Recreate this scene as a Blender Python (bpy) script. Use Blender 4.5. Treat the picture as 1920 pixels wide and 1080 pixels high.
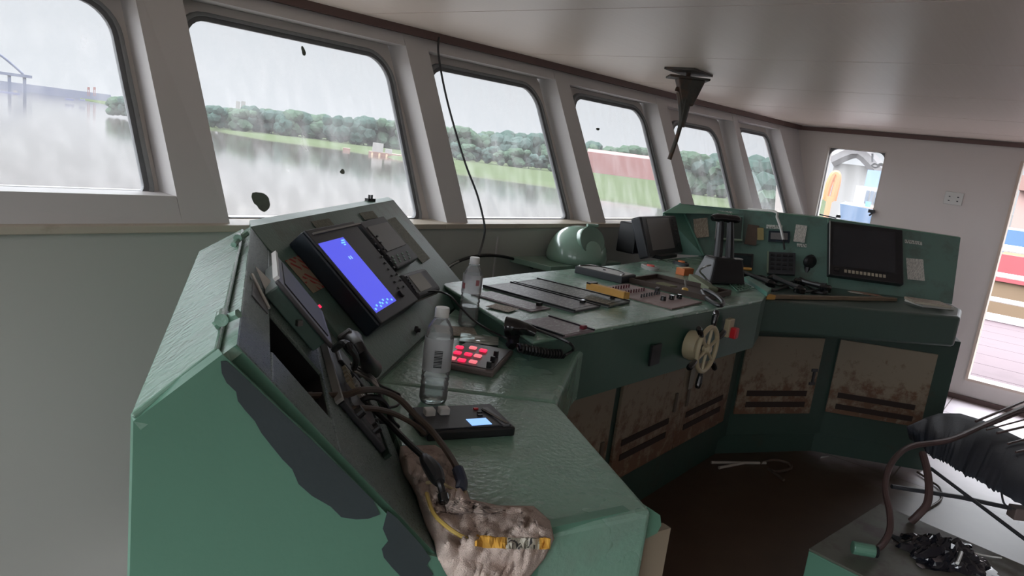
import bpy, bmesh, math, random
from mathutils import Vector, Matrix, noise
random.seed(7)
V = Vector
PI = math.pi
scene = bpy.context.scene
for o in list(bpy.data.objects): bpy.data.objects.remove(o)
C = scene.collection

# ------------------------------------------------------------------ camera
# world: X along the window front, Y out through the windows, Z up, floor at z = 0
FPX, PITCH, ROLL, TH = 1339.0, 0.1927, 0.12635, 0.65843
CAM = V((0, 0, 1.55))
cp, sp, cr, sr = math.cos(PITCH), math.sin(PITCH), math.cos(ROLL), math.sin(ROLL)
E1 = V((math.sin(TH), math.cos(TH), 0)); E2 = V((-math.cos(TH), math.sin(TH), 0)); E3 = V((0, 0, 1))
def toW(v): return V((E1.dot(v), E2.dot(v), E3.dot(v)))
c_right = toW(V((1, 0, 0)) * cr - V((0, -sp, -cp)) * sr)
c_down = toW(V((1, 0, 0)) * sr + V((0, -sp, -cp)) * cr)
c_fwd = toW(V((0, cp, -sp)))
cam_d = bpy.data.cameras.new('camera'); cam = bpy.data.objects.new('camera', cam_d); C.objects.link(cam)
cam_d.sensor_width = 36.0; cam_d.lens = FPX * 36.0 / 1920.0; cam_d.clip_start = 0.02; cam_d.clip_end = 6000
R = Matrix((c_right, -c_down, -c_fwd)).transposed().to_4x4()
R.translation = CAM; cam.matrix_world = R
scene.camera = cam

# ------------------------------------------------------------------ world, light, exposure
w = bpy.data.worlds.new('overcast_sky'); scene.world = w; w.use_nodes = True
nt = w.node_tree; nt.nodes.clear()
SKY_H, SKY_Z, SKY_LOBE = 0.335, 5.1, 2.75
def wn(t, **k):
    n = nt.nodes.new(t)
    for a, b in k.items(): setattr(n, a, b)
    return n
tc = wn('ShaderNodeTexCoord'); sx = wn('ShaderNodeSeparateXYZ'); nt.links.new(tc.outputs['Generated'], sx.inputs[0])
zr = wn('ShaderNodeMapRange'); zr.inputs[1].default_value = 0.13; zr.inputs[2].default_value = 0.62
zr.inputs[3].default_value = SKY_H; zr.inputs[4].default_value = SKY_Z
nt.links.new(sx.outputs[2], zr.inputs[0])
dt = wn('ShaderNodeVectorMath', operation='DOT_PRODUCT'); nt.links.new(tc.outputs['Generated'], dt.inputs[0])
dt.inputs[1].default_value = V((-0.75, 0.35, 0.55)).normalized()
lr = wn('ShaderNodeMapRange', interpolation_type='SMOOTHSTEP'); lr.inputs[1].default_value = 0.35; lr.inputs[2].default_value = 1.0
lr.inputs[3].default_value = 0.0; lr.inputs[4].default_value = SKY_LOBE
nt.links.new(dt.outputs['Value'], lr.inputs[0])
ad = wn('ShaderNodeMath', operation='ADD'); nt.links.new(zr.outputs[0], ad.inputs[0]); nt.links.new(lr.outputs[0], ad.inputs[1])
cl = wn('ShaderNodeTexNoise'); cl.inputs['Scale'].default_value = 2.2; cl.inputs['Detail'].default_value = 4
cm = wn('ShaderNodeMapRange'); cm.inputs[3].default_value = 0.94; cm.inputs[4].default_value = 1.05; nt.links.new(cl.outputs[0], cm.inputs[0])
nt.links.new(tc.outputs['Generated'], cl.inputs['Vector'])
mu = wn('ShaderNodeMath', operation='MULTIPLY'); nt.links.new(ad.outputs[0], mu.inputs[0]); nt.links.new(cm.outputs[0], mu.inputs[1])
bg = wn('ShaderNodeBackground'); bg.inputs[0].default_value = (0.90, 0.94, 1.0, 1)
nt.links.new(mu.outputs[0], bg.inputs[1])
wo = wn('ShaderNodeOutputWorld'); nt.links.new(bg.outputs[0], wo.inputs[0])
w.cycles.sampling_method = 'AUTOMATIC'
scene.view_settings.view_transform = 'Standard'; scene.view_settings.look = 'None'
scene.view_settings.gamma = 1.0; scene.view_settings.use_curve_mapping = False
scene.view_settings.exposure = 1.38
def portal(loc, nrm, sxx, syy):
    d = bpy.data.lights.new('window_portal', 'AREA'); d.shape = 'RECTANGLE'; d.size = sxx; d.size_y = syy
    d.cycles.is_portal = True
    o = bpy.data.objects.new('window_portal', d); C.objects.link(o)
    o.rotation_euler = V(nrm).to_track_quat('-Z', 'Y').to_euler(); o.location = loc
    return o

# ------------------------------------------------------------------ picture rays used to survey the place
def ray(px, py): return c_right * ((px - 960) / FPX) + c_down * ((py - 540) / FPX) + c_fwd
def hz(px, py, z): r = ray(px, py); return CAM + r * ((z - CAM.z) / r.z)
def ax(px, py, i, v): r = ray(px, py); return CAM + r * ((v - CAM[i]) / r[i])
def pl(px, py, p0, n): r = ray(px, py); return CAM + r * ((V(p0) - CAM).dot(n) / r.dot(n))
def far(px, py, D):
    r = ray(px, py); return CAM + r * (D / math.hypot(r.x, r.y))

# ------------------------------------------------------------------ materials
MATS = {}
def lin(c): return tuple(((x / 255) / 12.92 if x / 255 <= 0.04045 else ((x / 255 + 0.055) / 1.055) ** 2.4) for x in c)
class MT:
    def __init__(s, name):
        s.m = bpy.data.materials.new(name); s.m.use_nodes = True; s.t = s.m.node_tree
        s.b = s.t.nodes['Principled BSDF']; s.o = s.t.nodes['Material Output']
    def n(s, t, **k):
        x = s.t.nodes.new(t)
        for a, b in k.items():
            if a.startswith('i_'):
                key = a[2:].replace('_', ' '); x.inputs[key].default_value = b
            else: setattr(x, a, b)
        return x
    def l(s, a, b): s.t.links.new(a, b)
    def coord(s, scale=(1, 1, 1), kind='Object'):
        c = s.n('ShaderNodeTexCoord'); mp = s.n('ShaderNodeMapping'); mp.inputs['Scale'].default_value = scale
        s.l(c.outputs[kind], mp.inputs[0]); return mp.outputs[0]
def mat(name, rgb, rough=0.5, metal=0.0, var=0.12, vs=8.0, bump=0.0, bs=60.0, spec=0.5, dirt=None, dirt_amt=0.5, dirt_scale=6.0, dirt_thr=0.55, coat=0.0, rvar=0.0):
    if name in MATS: return MATS[name]
    M = MT(name); b = M.b; c = lin(rgb)
    v = M.coord()
    no = M.n('ShaderNodeTexNoise'); no.inputs['Scale'].default_value = vs; no.inputs['Detail'].default_value = 6
    M.l(v, no.inputs['Vector'])
    mx = M.n('ShaderNodeMix', data_type='RGBA')
    mx.inputs[6].default_value = tuple(x * (1 - var) for x in c) + (1,); mx.inputs[7].default_value = tuple(min(1, x * (1 + var)) for x in c) + (1,)
    M.l(no.outputs[0], mx.inputs[0]); out = mx.outputs[2]
    if dirt:
        n2 = M.n('ShaderNodeTexNoise'); n2.inputs['Scale'].default_value = dirt_scale; n2.inputs['Detail'].default_value = 9; n2.inputs['Roughness'].default_value = 0.65
        M.l(v, n2.inputs['Vector'])
        mr = M.n('ShaderNodeMapRange'); mr.inputs[1].default_value = dirt_thr; mr.inputs[2].default_value = dirt_thr + 0.12; mr.inputs[4].default_value = dirt_amt
        M.l(n2.outputs[0], mr.inputs[0])
        m2 = M.n('ShaderNodeMix', data_type='RGBA'); M.l(mr.outputs[0], m2.inputs[0]); M.l(out, m2.inputs[6]); m2.inputs[7].default_value = lin(dirt) + (1,)
        out = m2.outputs[2]
    M.l(out, b.inputs['Base Color'])
    b.inputs['Roughness'].default_value = rough; b.inputs['Metallic'].default_value = metal
    b.inputs['Specular IOR Level'].default_value = spec; b.inputs['Coat Weight'].default_value = coat
    if rvar:
        mr = M.n('ShaderNodeMapRange'); mr.inputs[3].default_value = max(0.02, rough - rvar); mr.inputs[4].default_value = min(1, rough + rvar)
        n3 = M.n('ShaderNodeTexNoise'); n3.inputs['Scale'].default_value = vs * 1.7; M.l(v, n3.inputs['Vector']); M.l(n3.outputs[0], mr.inputs[0]); M.l(mr.outputs[0], b.inputs['Roughness'])
    if bump:
        nb = M.n('ShaderNodeTexNoise'); nb.inputs['Scale'].default_value = bs; nb.inputs['Detail'].default_value = 5; M.l(v, nb.inputs['Vector'])
        bp = M.n('ShaderNodeBump'); bp.inputs['Strength'].default_value = bump; bp.inputs['Distance'].default_value = 0.004
        M.l(nb.outputs[0], bp.inputs['Height']); M.l(bp.outputs[0], b.inputs['Normal'])
    MATS[name] = M.m; return M.m
def emit(name, rgb, s=1.0):
    if name in MATS: return MATS[name]
    M = MT(name); M.b.inputs['Base Color'].default_value = (0.02, 0.02, 0.02, 1)
    M.b.inputs['Emission Color'].default_value = lin(rgb) + (1,); M.b.inputs['Emission Strength'].default_value = s
    MATS[name] = M.m; return M.m
def printed(name, paper, ink, sx=60.0, sy=90.0, thr=0.5, rough=0.6):
    if name in MATS: return MATS[name]
    M = MT(name); v = M.coord((sx, sy, 1))
    wv = M.n('ShaderNodeTexNoise'); wv.inputs['Scale'].default_value = 1.0; wv.inputs['Detail'].default_value = 3; M.l(v, wv.inputs['Vector'])
    v2 = M.coord((1, sy, 1)); w2 = M.n('ShaderNodeTexWave', bands_direction='Y'); w2.inputs['Scale'].default_value = 0.6; M.l(v2, w2.inputs['Vector'])
    a = M.n('ShaderNodeMath', operation='GREATER_THAN'); a.inputs[1].default_value = thr; M.l(wv.outputs[0], a.inputs[0])
    b = M.n('ShaderNodeMath', operation='GREATER_THAN'); b.inputs[1].default_value = 0.5; M.l(w2.outputs[1], b.inputs[0])
    c = M.n('ShaderNodeMath', operation='MULTIPLY'); M.l(a.outputs[0], c.inputs[0]); M.l(b.outputs[0], c.inputs[1])
    m = M.n('ShaderNodeMix', data_type='RGBA'); M.l(c.outputs[0], m.inputs[0]); m.inputs[6].default_value = lin(paper) + (1,); m.inputs[7].default_value = lin(ink) + (1,)
    M.l(m.outputs[2], M.b.inputs['Base Color']); M.b.inputs['Roughness'].default_value = rough
    MATS[name] = M.m; return M.m

GREEN = mat('green_paint', (88, 128, 109), 0.36, var=0.10, vs=3, bump=0.25, bs=35, rvar=0.10)
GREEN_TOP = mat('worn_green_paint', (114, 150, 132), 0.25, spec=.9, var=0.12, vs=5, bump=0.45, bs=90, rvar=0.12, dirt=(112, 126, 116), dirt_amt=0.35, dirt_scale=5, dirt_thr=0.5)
GREEN_PANEL = mat('dusty_green_paint', (92, 122, 113), 0.34, spec=.6, var=0.10, vs=4, bump=0.25, bs=120, dirt=(78, 86, 80), dirt_amt=0.6, dirt_scale=5, dirt_thr=0.5)
GREEN_SPECK = mat('speckled_green_paint', (92, 110, 103), 0.30, var=0.25, vs=160, bump=0.6, bs=300, rvar=0.12)
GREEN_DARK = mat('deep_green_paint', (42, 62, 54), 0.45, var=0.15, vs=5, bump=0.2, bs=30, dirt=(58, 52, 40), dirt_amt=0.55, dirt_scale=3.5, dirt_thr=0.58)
BRIGHTGREEN = mat('mint_green_paint', (90, 136, 121), 0.35, var=0.08, bump=0.2, bs=30)
DOME = mat('pale_mint_enamel', (138, 168, 152), 0.22, var=0.04, coat=0.4)
WALL = mat('cream_wall_paint', (208, 201, 196), 0.5, var=0.03, vs=2)
WALLLOW = mat('grey_wall_panel', (180, 180, 173), 0.45, var=0.04, vs=1.5)
MULL = mat('grey_mullion_paint', (196, 193, 192), 0.5, var=0.03, vs=2)
SILL = mat('cream_sill', (186, 176, 160), 0.45, var=0.05, vs=6, dirt=(140, 120, 100), dirt_amt=0.5, dirt_scale=5, dirt_thr=0.6)
TRIM = mat('brown_ceiling_trim', (96, 74, 70), 0.5)
RUBBER = mat('grey_window_gasket', (128, 130, 131), 0.5, var=0.2, vs=30)
DARKRUB = mat('dark_window_gasket', (98, 100, 102), 0.55, var=0.2, vs=30)
BLACK = mat('black_plastic', (26, 27, 29), 0.38, var=0.2)
BLACKG = mat('glossy_black_plastic', (16, 17, 19), 0.12, var=0.1, coat=0.5)
DGREY = mat('dark_grey_plastic', (52, 54, 58), 0.45, var=0.12)
BLUEGREY = mat('blue_black_plastic', (28, 40, 50), 0.4, var=0.15)
MGREY = mat('mid_grey_panel', (92, 92, 94), 0.4, var=0.08, bump=0.1)
LGREY = mat('light_grey_plastic', (150, 150, 146), 0.45)
SCREEN = mat('unlit_screen', (112, 110, 110), 0.45, var=0.04)
SCREENL = mat('pale_lcd', (128, 130, 120), 0.2, var=0.04)
STEEL = mat('brushed_steel', (150, 150, 148), 0.3, metal=0.9)
WHITE = mat('white_plastic', (205, 205, 200), 0.35, var=0.04)
CREAM = mat('cream_plastic', (172, 160, 130), 0.4)
RUSTY = mat('rusty_bracket', (66, 64, 58), 0.6, var=0.4, vs=25, bump=0.4, dirt=(92, 62, 44), dirt_amt=0.7, dirt_scale=12, dirt_thr=0.5)
CABLE = mat('dirty_brown_cable', (70, 58, 48), 0.6, var=0.3, vs=30)
CABLEB = mat('black_cable', (18, 18, 19), 0.45)
RED = mat('red_plastic', (190, 30, 38), 0.35)
ORANGE = mat('orange_cardboard', (200, 112, 60), 0.6, var=0.15)
YELLOWWOOD = mat('yellow_wood', (206, 158, 82), 0.55, var=0.15, vs=30)
STICK = mat('weathered_wood', (120, 104, 84), 0.7, var=0.25, vs=20)
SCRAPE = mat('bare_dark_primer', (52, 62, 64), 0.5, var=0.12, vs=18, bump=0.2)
HOLE = mat('black_cavity', (8, 9, 12), 0.9, var=0.1)
BLUELED = emit('blue_lit_screen', (84, 88, 224), 0.43)
PALEBLUE = emit('pale_blue_display', (140, 185, 255), 0.5)
CYANTXT = emit('cyan_screen_text', (110, 185, 255), 0.55)
REDLIT = emit('red_lit_button', (255, 40, 80), 0.6)
PINKLIT = emit('pink_lit_button', (240, 120, 130), 0.42)

def ceiling_mat():
    M = MT('brushed_ceiling_panel'); v = M.coord((0.8, 60, 1))
    n = M.n('ShaderNodeTexNoise'); n.inputs['Scale'].default_value = 1.5; n.inputs['Detail'].default_value = 4; M.l(v, n.inputs['Vector'])
    m = M.n('ShaderNodeMix', data_type='RGBA'); M.l(n.outputs[0], m.inputs[0]); m.inputs[6].default_value = lin((232, 219, 208)) + (1,); m.inputs[7].default_value = lin((240, 228, 218)) + (1,)
    M.l(m.outputs[2], M.b.inputs['Base Color']); M.b.inputs['Roughness'].default_value = 0.38; M.b.inputs['Specular IOR Level'].default_value = 0.5
    return M.m
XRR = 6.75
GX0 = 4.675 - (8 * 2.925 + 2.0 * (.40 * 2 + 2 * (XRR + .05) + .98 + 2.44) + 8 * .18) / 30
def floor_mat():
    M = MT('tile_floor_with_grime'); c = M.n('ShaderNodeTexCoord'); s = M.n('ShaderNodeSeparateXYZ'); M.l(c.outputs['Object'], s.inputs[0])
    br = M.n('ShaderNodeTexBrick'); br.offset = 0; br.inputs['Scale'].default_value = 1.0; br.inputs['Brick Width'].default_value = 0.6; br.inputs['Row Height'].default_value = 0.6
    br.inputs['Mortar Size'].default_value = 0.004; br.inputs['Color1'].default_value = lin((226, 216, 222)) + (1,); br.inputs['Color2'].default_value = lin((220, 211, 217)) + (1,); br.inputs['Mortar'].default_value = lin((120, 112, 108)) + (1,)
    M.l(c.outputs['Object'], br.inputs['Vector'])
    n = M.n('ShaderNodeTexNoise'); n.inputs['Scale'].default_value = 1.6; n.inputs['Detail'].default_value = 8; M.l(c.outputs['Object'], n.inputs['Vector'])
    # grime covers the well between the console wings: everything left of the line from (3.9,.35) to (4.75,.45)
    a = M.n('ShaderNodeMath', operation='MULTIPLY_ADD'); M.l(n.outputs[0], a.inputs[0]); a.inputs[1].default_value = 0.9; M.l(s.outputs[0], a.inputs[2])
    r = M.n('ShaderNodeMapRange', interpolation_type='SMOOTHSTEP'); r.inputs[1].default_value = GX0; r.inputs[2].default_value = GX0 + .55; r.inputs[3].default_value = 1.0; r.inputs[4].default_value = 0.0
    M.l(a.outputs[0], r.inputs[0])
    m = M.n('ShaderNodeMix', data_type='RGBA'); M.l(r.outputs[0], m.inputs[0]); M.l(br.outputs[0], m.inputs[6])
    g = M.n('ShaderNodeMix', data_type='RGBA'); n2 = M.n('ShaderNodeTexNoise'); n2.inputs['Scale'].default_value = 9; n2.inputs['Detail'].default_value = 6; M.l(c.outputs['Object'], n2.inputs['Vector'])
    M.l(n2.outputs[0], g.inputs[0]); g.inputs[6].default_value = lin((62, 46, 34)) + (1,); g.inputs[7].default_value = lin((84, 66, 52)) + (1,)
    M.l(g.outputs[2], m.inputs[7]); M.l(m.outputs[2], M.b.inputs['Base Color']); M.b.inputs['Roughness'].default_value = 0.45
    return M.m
def rust_door_mat():
    M = MT('rust_stained_cream_door'); c = M.n('ShaderNodeTexCoord'); s = M.n('ShaderNodeSeparateXYZ'); M.l(c.outputs['Generated'], s.inputs[0])
    n = M.n('ShaderNodeTexNoise'); n.inputs['Scale'].default_value = 14; n.inputs['Detail'].default_value = 9; n.inputs['Roughness'].default_value = 0.7; M.l(c.outputs['Object'], n.inputs['Vector'])
    # stains gather low on the door
    k = M.n('ShaderNodeMath', operation='MULTIPLY_ADD'); M.l(s.outputs[2], k.inputs[0]); k.inputs[1].default_value = -0.32; M.l(n.outputs[0], k.inputs[2])
    r = M.n('ShaderNodeMapRange'); r.inputs[1].default_value = 0.32; r.inputs[2].default_value = 0.47; r.inputs[4].default_value = 0.9; M.l(k.outputs[0], r.inputs[0])
    n2 = M.n('ShaderNodeTexNoise'); n2.inputs['Scale'].default_value = 7; n2.inputs['Detail'].default_value = 6; M.l(c.outputs['Object'], n2.inputs['Vector'])
    ru = M.n('ShaderNodeMix', data_type='RGBA'); M.l(n2.outputs[0], ru.inputs[0]); ru.inputs[6].default_value = lin((74, 40, 26)) + (1,); ru.inputs[7].default_value = lin((108, 74, 46)) + (1,)
    m = M.n('ShaderNodeMix', data_type='RGBA'); M.l(r.outputs[0], m.inputs[0]); m.inputs[6].default_value = lin((132, 120, 102)) + (1,); M.l(ru.outputs[2], m.inputs[7])
    M.l(m.outputs[2], M.b.inputs['Base Color']); M.b.inputs['Roughness'].default_value = 0.55
    return M.m
def glass_mat(name, veil=0.11, streak=0.20):
    M = MT(name); t = M.t; t.nodes.remove(M.b)
    v = M.coord((14, 14, 1.6))
    n = M.n('ShaderNodeTexNoise'); n.inputs['Scale'].default_value = 1.0; n.inputs['Detail'].default_value = 6; M.l(v, n.inputs['Vector'])
    r = M.n('ShaderNodeMapRange'); r.inputs[1].default_value = 0.42; r.inputs[2].default_value = 0.78; r.inputs[3].default_value = veil; r.inputs[4].default_value = veil + streak; M.l(n.outputs[0], r.inputs[0])
    tr = M.n('ShaderNodeBsdfTransparent'); tr.inputs[0].default_value = (0.97, 0.98, 0.98, 1)
    tl = M.n('ShaderNodeBsdfTranslucent'); tl.inputs[0].default_value = (0.9, 0.9, 0.9, 1)
    mx = M.n('ShaderNodeMixShader'); M.l(r.outputs[0], mx.inputs[0]); M.l(tr.outputs[0], mx.inputs[1]); M.l(tl.outputs[0], mx.inputs[2])
    gl = M.n('ShaderNodeBsdfGlossy'); gl.inputs['Roughness'].default_value = 0.02
    fr = M.n('ShaderNodeFresnel'); fr.inputs[0].default_value = 1.25
    m2 = M.n('ShaderNodeMixShader'); M.l(fr.outputs[0], m2.inputs[0]); M.l(mx.outputs[0], m2.inputs[1]); M.l(gl.outputs[0], m2.inputs[2])
    M.l(m2.outputs[0], M.o.inputs[0]); return M.m
def clear_mat(name, tint=(0.93, 0.96, 0.96), ior=1.22, diff=0.24, rough=0.03):
    M = MT(name); t = M.t; t.nodes.remove(M.b)
    tr = M.n('ShaderNodeBsdfTransparent'); tr.inputs[0].default_value = tint + (1,)
    df = M.n('ShaderNodeBsdfDiffuse'); df.inputs[0].default_value = (0.8, 0.82, 0.82, 1)
    mx = M.n('ShaderNodeMixShader'); mx.inputs[0].default_value = diff; M.l(tr.outputs[0], mx.inputs[1]); M.l(df.outputs[0], mx.inputs[2])
    gl = M.n('ShaderNodeBsdfGlossy'); gl.inputs['Roughness'].default_value = rough
    lw = M.n('ShaderNodeFresnel'); lw.inputs[0].default_value = ior
    n = M.n('ShaderNodeTexNoise'); n.inputs['Scale'].default_value = 90; bp = M.n('ShaderNodeBump'); bp.inputs['Strength'].default_value = 0.5; bp.inputs['Distance'].default_value = 0.003
    M.l(M.coord(), n.inputs['Vector']); M.l(n.outputs[0], bp.inputs['Height']); M.l(bp.outputs[0], gl.inputs['Normal']); M.l(bp.outputs[0], lw.inputs['Normal'])
    m2 = M.n('ShaderNodeMixShader'); M.l(lw.outputs[0], m2.inputs[0]); M.l(mx.outputs[0], m2.inputs[1]); M.l(gl.outputs[0], m2.inputs[2])
    M.l(m2.outputs[0], M.o.inputs[0]); return M.m
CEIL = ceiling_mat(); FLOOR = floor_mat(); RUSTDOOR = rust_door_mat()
GLASS = glass_mat('dirty_window_glass'); CLEAR = clear_mat('clear_bottle_plastic'); WATERB = clear_mat('bottled_water', (0.86, 0.92, 0.91), 1.33, 0.03)

# ------------------------------------------------------------------ objects
MX = {}
def prop(o, label=None, cat=None, group=None, kind=None):
    if label: o['label'] = label
    if cat: o['category'] = cat
    if group: o['group'] = group
    if kind: o['kind'] = kind
    return o
def frame(o, ex, ey):
    ex = V(ex).normalized(); ez = ex.cross(V(ey)).normalized(); ey = ez.cross(ex)
    m = Matrix((ex, ey, ez)).transposed().to_4x4(); m.translation = V(o); return m
def thing(name, label, cat, M=None, group=None, kind=None):
    o = bpy.data.objects.new(name, None); C.objects.link(o); o.empty_display_size = 0.05
    if M is None: M = Matrix.Identity(4)
    if not isinstance(M, Matrix): M = Matrix.Translation(V(M))
    o.matrix_world = M; MX[o] = M.copy()
    return prop(o, label, cat, group, kind)
class MB:
    def __init__(s): s.v = []; s.f = []; s.uv = None
    def add(s, vs, fs):
        k = len(s.v); s.v += [V(p) for p in vs]; s.f += [tuple(i + k for i in f) for f in fs]; return s
    def box(s, c, d, M=None):
        x, y, z = d[0] / 2, d[1] / 2, d[2] / 2
        vs = [V((a * x, b * y, e * z)) for a in (-1, 1) for b in (-1, 1) for e in (-1, 1)]
        M = M or Matrix.Identity(3)
        vs = [V(c) + M @ p for p in vs]
        return s.add(vs, [(0, 1, 3, 2), (4, 6, 7, 5), (0, 4, 5, 1), (2, 3, 7, 6), (0, 2, 6, 4), (1, 5, 7, 3)])
    def hexa(s, a, b):      # a, b: two lists of n corners (bottom / top rings)
        n = len(a); f = [tuple(range(n - 1, -1, -1)), tuple(range(n, 2 * n))]
        f += [(i, (i + 1) % n, n + (i + 1) % n, n + i) for i in range(n)]
        return s.add(list(a) + list(b), f)
    def prism(s, xy, z0, z1): return s.hexa([V((p[0], p[1], z0)) for p in xy], [V((p[0], p[1], z1)) for p in xy])
    def slab(s, q, n, t): return s.hexa([V(p) - V(n) * t for p in q], [V(p) for p in q])
    def tube(s, pts, r, seg=8, smooth=4, cap=True):
        P = [V(p) for p in pts]
        if smooth and len(P) > 2:
            Q = []
            for i in range(len(P) - 1):
                a = P[max(i - 1, 0)]; b = P[i]; c = P[i + 1]; d = P[min(i + 2, len(P) - 1)]
                for j in range(smooth):
                    t = j / smooth
                    Q.append(0.5 * ((2 * b) + (c - a) * t + (2 * a - 5 * b + 4 * c - d) * t * t + (3 * b - a - 3 * c + d) * t ** 3))
            Q.append(P[-1]); P = Q
        n = len(P); k = len(s.v); up = V((0.13, 0.31, 0.94)); prev = None
        for i, p in enumerate(P):
            t = (P[min(i + 1, n - 1)] - P[max(i - 1, 0)]).normalized()
            if prev is None: a = t.cross(up); a = a if a.length > 1e-4 else t.cross(V((1, 0, 0)))
            else: a = prev - t * prev.dot(t)
            a.normalize(); prev = a; b = t.cross(a); rr = r(i / (n - 1)) if callable(r) else r
            for j in range(seg):
                th = 2 * PI * j / seg; s.v.append(p + (a * math.cos(th) + b * math.sin(th)) * rr)
        for i in range(n - 1):
            for j in range(seg):
                s.f.append((k + i * seg + j, k + i * seg + (j + 1) % seg, k + (i + 1) * seg + (j + 1) % seg, k + (i + 1) * seg + j))
        if cap: s.f.append(tuple(k + j for j in range(seg - 1, -1, -1))); s.f.append(tuple(k + (n - 1) * seg + j for j in range(seg)))
        return s
    def lathe(s, prof, seg=24, M=None, cap=True):
        k = len(s.v); M = M or Matrix.Identity(4); n = len(prof)
        for (r, z) in prof:
            for j in range(seg):
                th = 2 * PI * j / seg; s.v.append(M @ V((r * math.cos(th), r * math.sin(th), z)))
        for i in range(n - 1):
            for j in range(seg):
                s.f.append((k + i * seg + j, k + i * seg + (j + 1) % seg, k + (i + 1) * seg + (j + 1) % seg, k + (i + 1) * seg + j))
        if cap:
            s.f.append(tuple(k + j for j in range(seg - 1, -1, -1))); s.f.append(tuple(k + (n - 1) * seg + j for j in range(seg)))
        return s
    def build(s, name, m, parent=None, world=False, bevel=0.0, smooth=False, solid=0.0, sub=0, bseg=2, angle=35):
        vs = s.v
        if world and parent is not None:
            inv = MX[parent].inverted(); vs = [inv @ p for p in vs]
        origin = None
        if parent is None:
            zmin = min(p.z for p in vs); origin = V((sum(p.x for p in vs) / len(vs), sum(p.y for p in vs) / len(vs), zmin)); vs = [p - origin for p in vs]
        me = bpy.data.meshes.new(name); me.from_pydata([tuple(p) for p in vs], [], s.f); me.update()
        bm = bmesh.new(); bm.from_mesh(me); bmesh.ops.recalc_face_normals(bm, faces=bm.faces); bm.to_mesh(me); bm.free()
        o = bpy.data.objects.new(name, me); C.objects.link(o)
        if m: me.materials.append(m)
        if parent is not None: o.parent = parent; MX[o] = MX[parent].copy()
        else: o.location = origin; MX[o] = Matrix.Translation(origin)
        if smooth:
            for p in me.polygons: p.use_smooth = True
            try: me.set_sharp_from_angle(angle=math.radians(angle))
            except Exception: pass
        if solid: md = o.modifiers.new('thickness', 'SOLIDIFY'); md.thickness = solid; md.offset = 0
        if bevel:
            md = o.modifiers.new('bevel', 'BEVEL'); md.width = bevel; md.segments = bseg; md.limit_method = 'ANGLE'; md.angle_limit = math.radians(30)
        if sub: md = o.modifiers.new('sub', 'SUBSURF'); md.levels = sub; md.render_levels = sub
        return o
def B(c, d, M=None): return MB().box(c, d, M)
def T(pts, r, **k): return MB().tube(pts, r, **k)
def cyl(p, q, r, r2=None, seg=16):
    p, q = V(p), V(q); r2 = r if r2 is None else r2; return MB().tube([p, q], lambda t: r + (r2 - r) * t, seg=seg, smooth=0)
def struct(name, mb, m, **k):
    o = mb.build(name, m, **k); o['kind'] = 'structure'; return o
def fit(quad, p0, n, lift=0.0):
    P = [pl(x, y, V(p0) + V(n) * lift, n) for x, y in quad]; c = sum(P, V()) / 4
    ex = ((P[1] - P[0]) + (P[2] - P[3])).normalized(); ey = V(n).cross(ex)
    wd = ((P[1] - P[0]).length + (P[2] - P[3]).length) / 2; hh = ((P[0] - P[3]).length + (P[1] - P[2]).length) / 2
    return frame(c, ex, ey), wd, hh
UP = V((0, 0, 1))
def rot2(a): return Matrix.Rotation(a, 3, 'Z')

# ------------------------------------------------------------------ the room
TOPL = [(-3, 3.47), (2.149, 2.844), (2.701, 2.76), (3.379, 2.657), (4.407, 2.532), (4.769, 2.485), (5.58, 2.368), (6.75, 2.2)]
def topY(x):
    for a, b in zip(TOPL, TOPL[1:]):
        if x <= b[0]: return a[1] + (b[1] - a[1]) * (x - a[0]) / (b[0] - a[0])
    return 2.2 - (x - 6.75) * .14
def botY(x): return 2.43 - (0 if x < 2.5 else .115 * (x - 2.5))
def zb(x): return 1.15 + max(0, x - 2.5) * .018
ZT = 2.03; ZC = 2.067; XL = -0.9; XR = 6.75; YB = -3.8
def S(x, k, off=0):
    z0 = zb(x); return V((x, botY(x) * (1 - k) + topY(x) * k + off, z0 + (ZT - z0) * k))
def cell(mb, q, o0, o1, nx=1):   # q = (xL bottom, xR bottom, xR top, xL top), ks
    (xa, ka), (xb, kb), (xc, kc), (xd, kd) = q
    for i in range(nx):
        t0, t1 = i / nx, (i + 1) / nx
        A = (xa + (xb - xa) * t0, ka + (kb - ka) * t0); Bq = (xa + (xb - xa) * t1, ka + (kb - ka) * t1)
        Cq = (xd + (xc - xd) * t1, kd + (kc - kd) * t1); D = (xd + (xc - xd) * t0, kd + (kc - kd) * t0)
        mb.hexa([S(*A, o0), S(*Bq, o0), S(*Cq, o0), S(*D, o0)], [S(*A, o1), S(*Bq, o1), S(*Cq, o1), S(*D, o1)])
# openings: (xL bottom, xR bottom, xR top, xL top, k bottom, k top), glass the same way
OPEN = [(0.10, 1.231, 1.257, 0.10, 0.10, 0.875), (1.408, 2.55, 2.483, 1.433, 0, .935), (2.684, 3.659, 3.538, 2.619, 0, .936),
        (3.80, 4.70, 4.581, 3.659, 0, .928), (4.88, 5.75, 5.604, 4.70, 0, .93), (5.90, 6.66, 6.384, 5.67, 0, .95)]
GLS = [(0.16, 1.176, 1.196, 0.16, .09, .83), (1.45, 2.462, 2.44, 1.47, .004, .85), (2.76, 3.574, 3.48, 2.70, .004, .85),
       (3.90, 4.645, 4.55, 3.82, .004, .855), (5.02, 5.62, 5.50, 4.90, .004, .80), (6.05, 6.56, 6.37, 5.90, .004, .86)]
WT = .17
fw = MB()
xs_b = [XL] + [v for o in OPEN for v in (o[0], o[1])] + [XR]; xs_t = [XL] + [v for o in OPEN for v in (o[3], o[2])] + [XR]
mull = MB()
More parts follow.
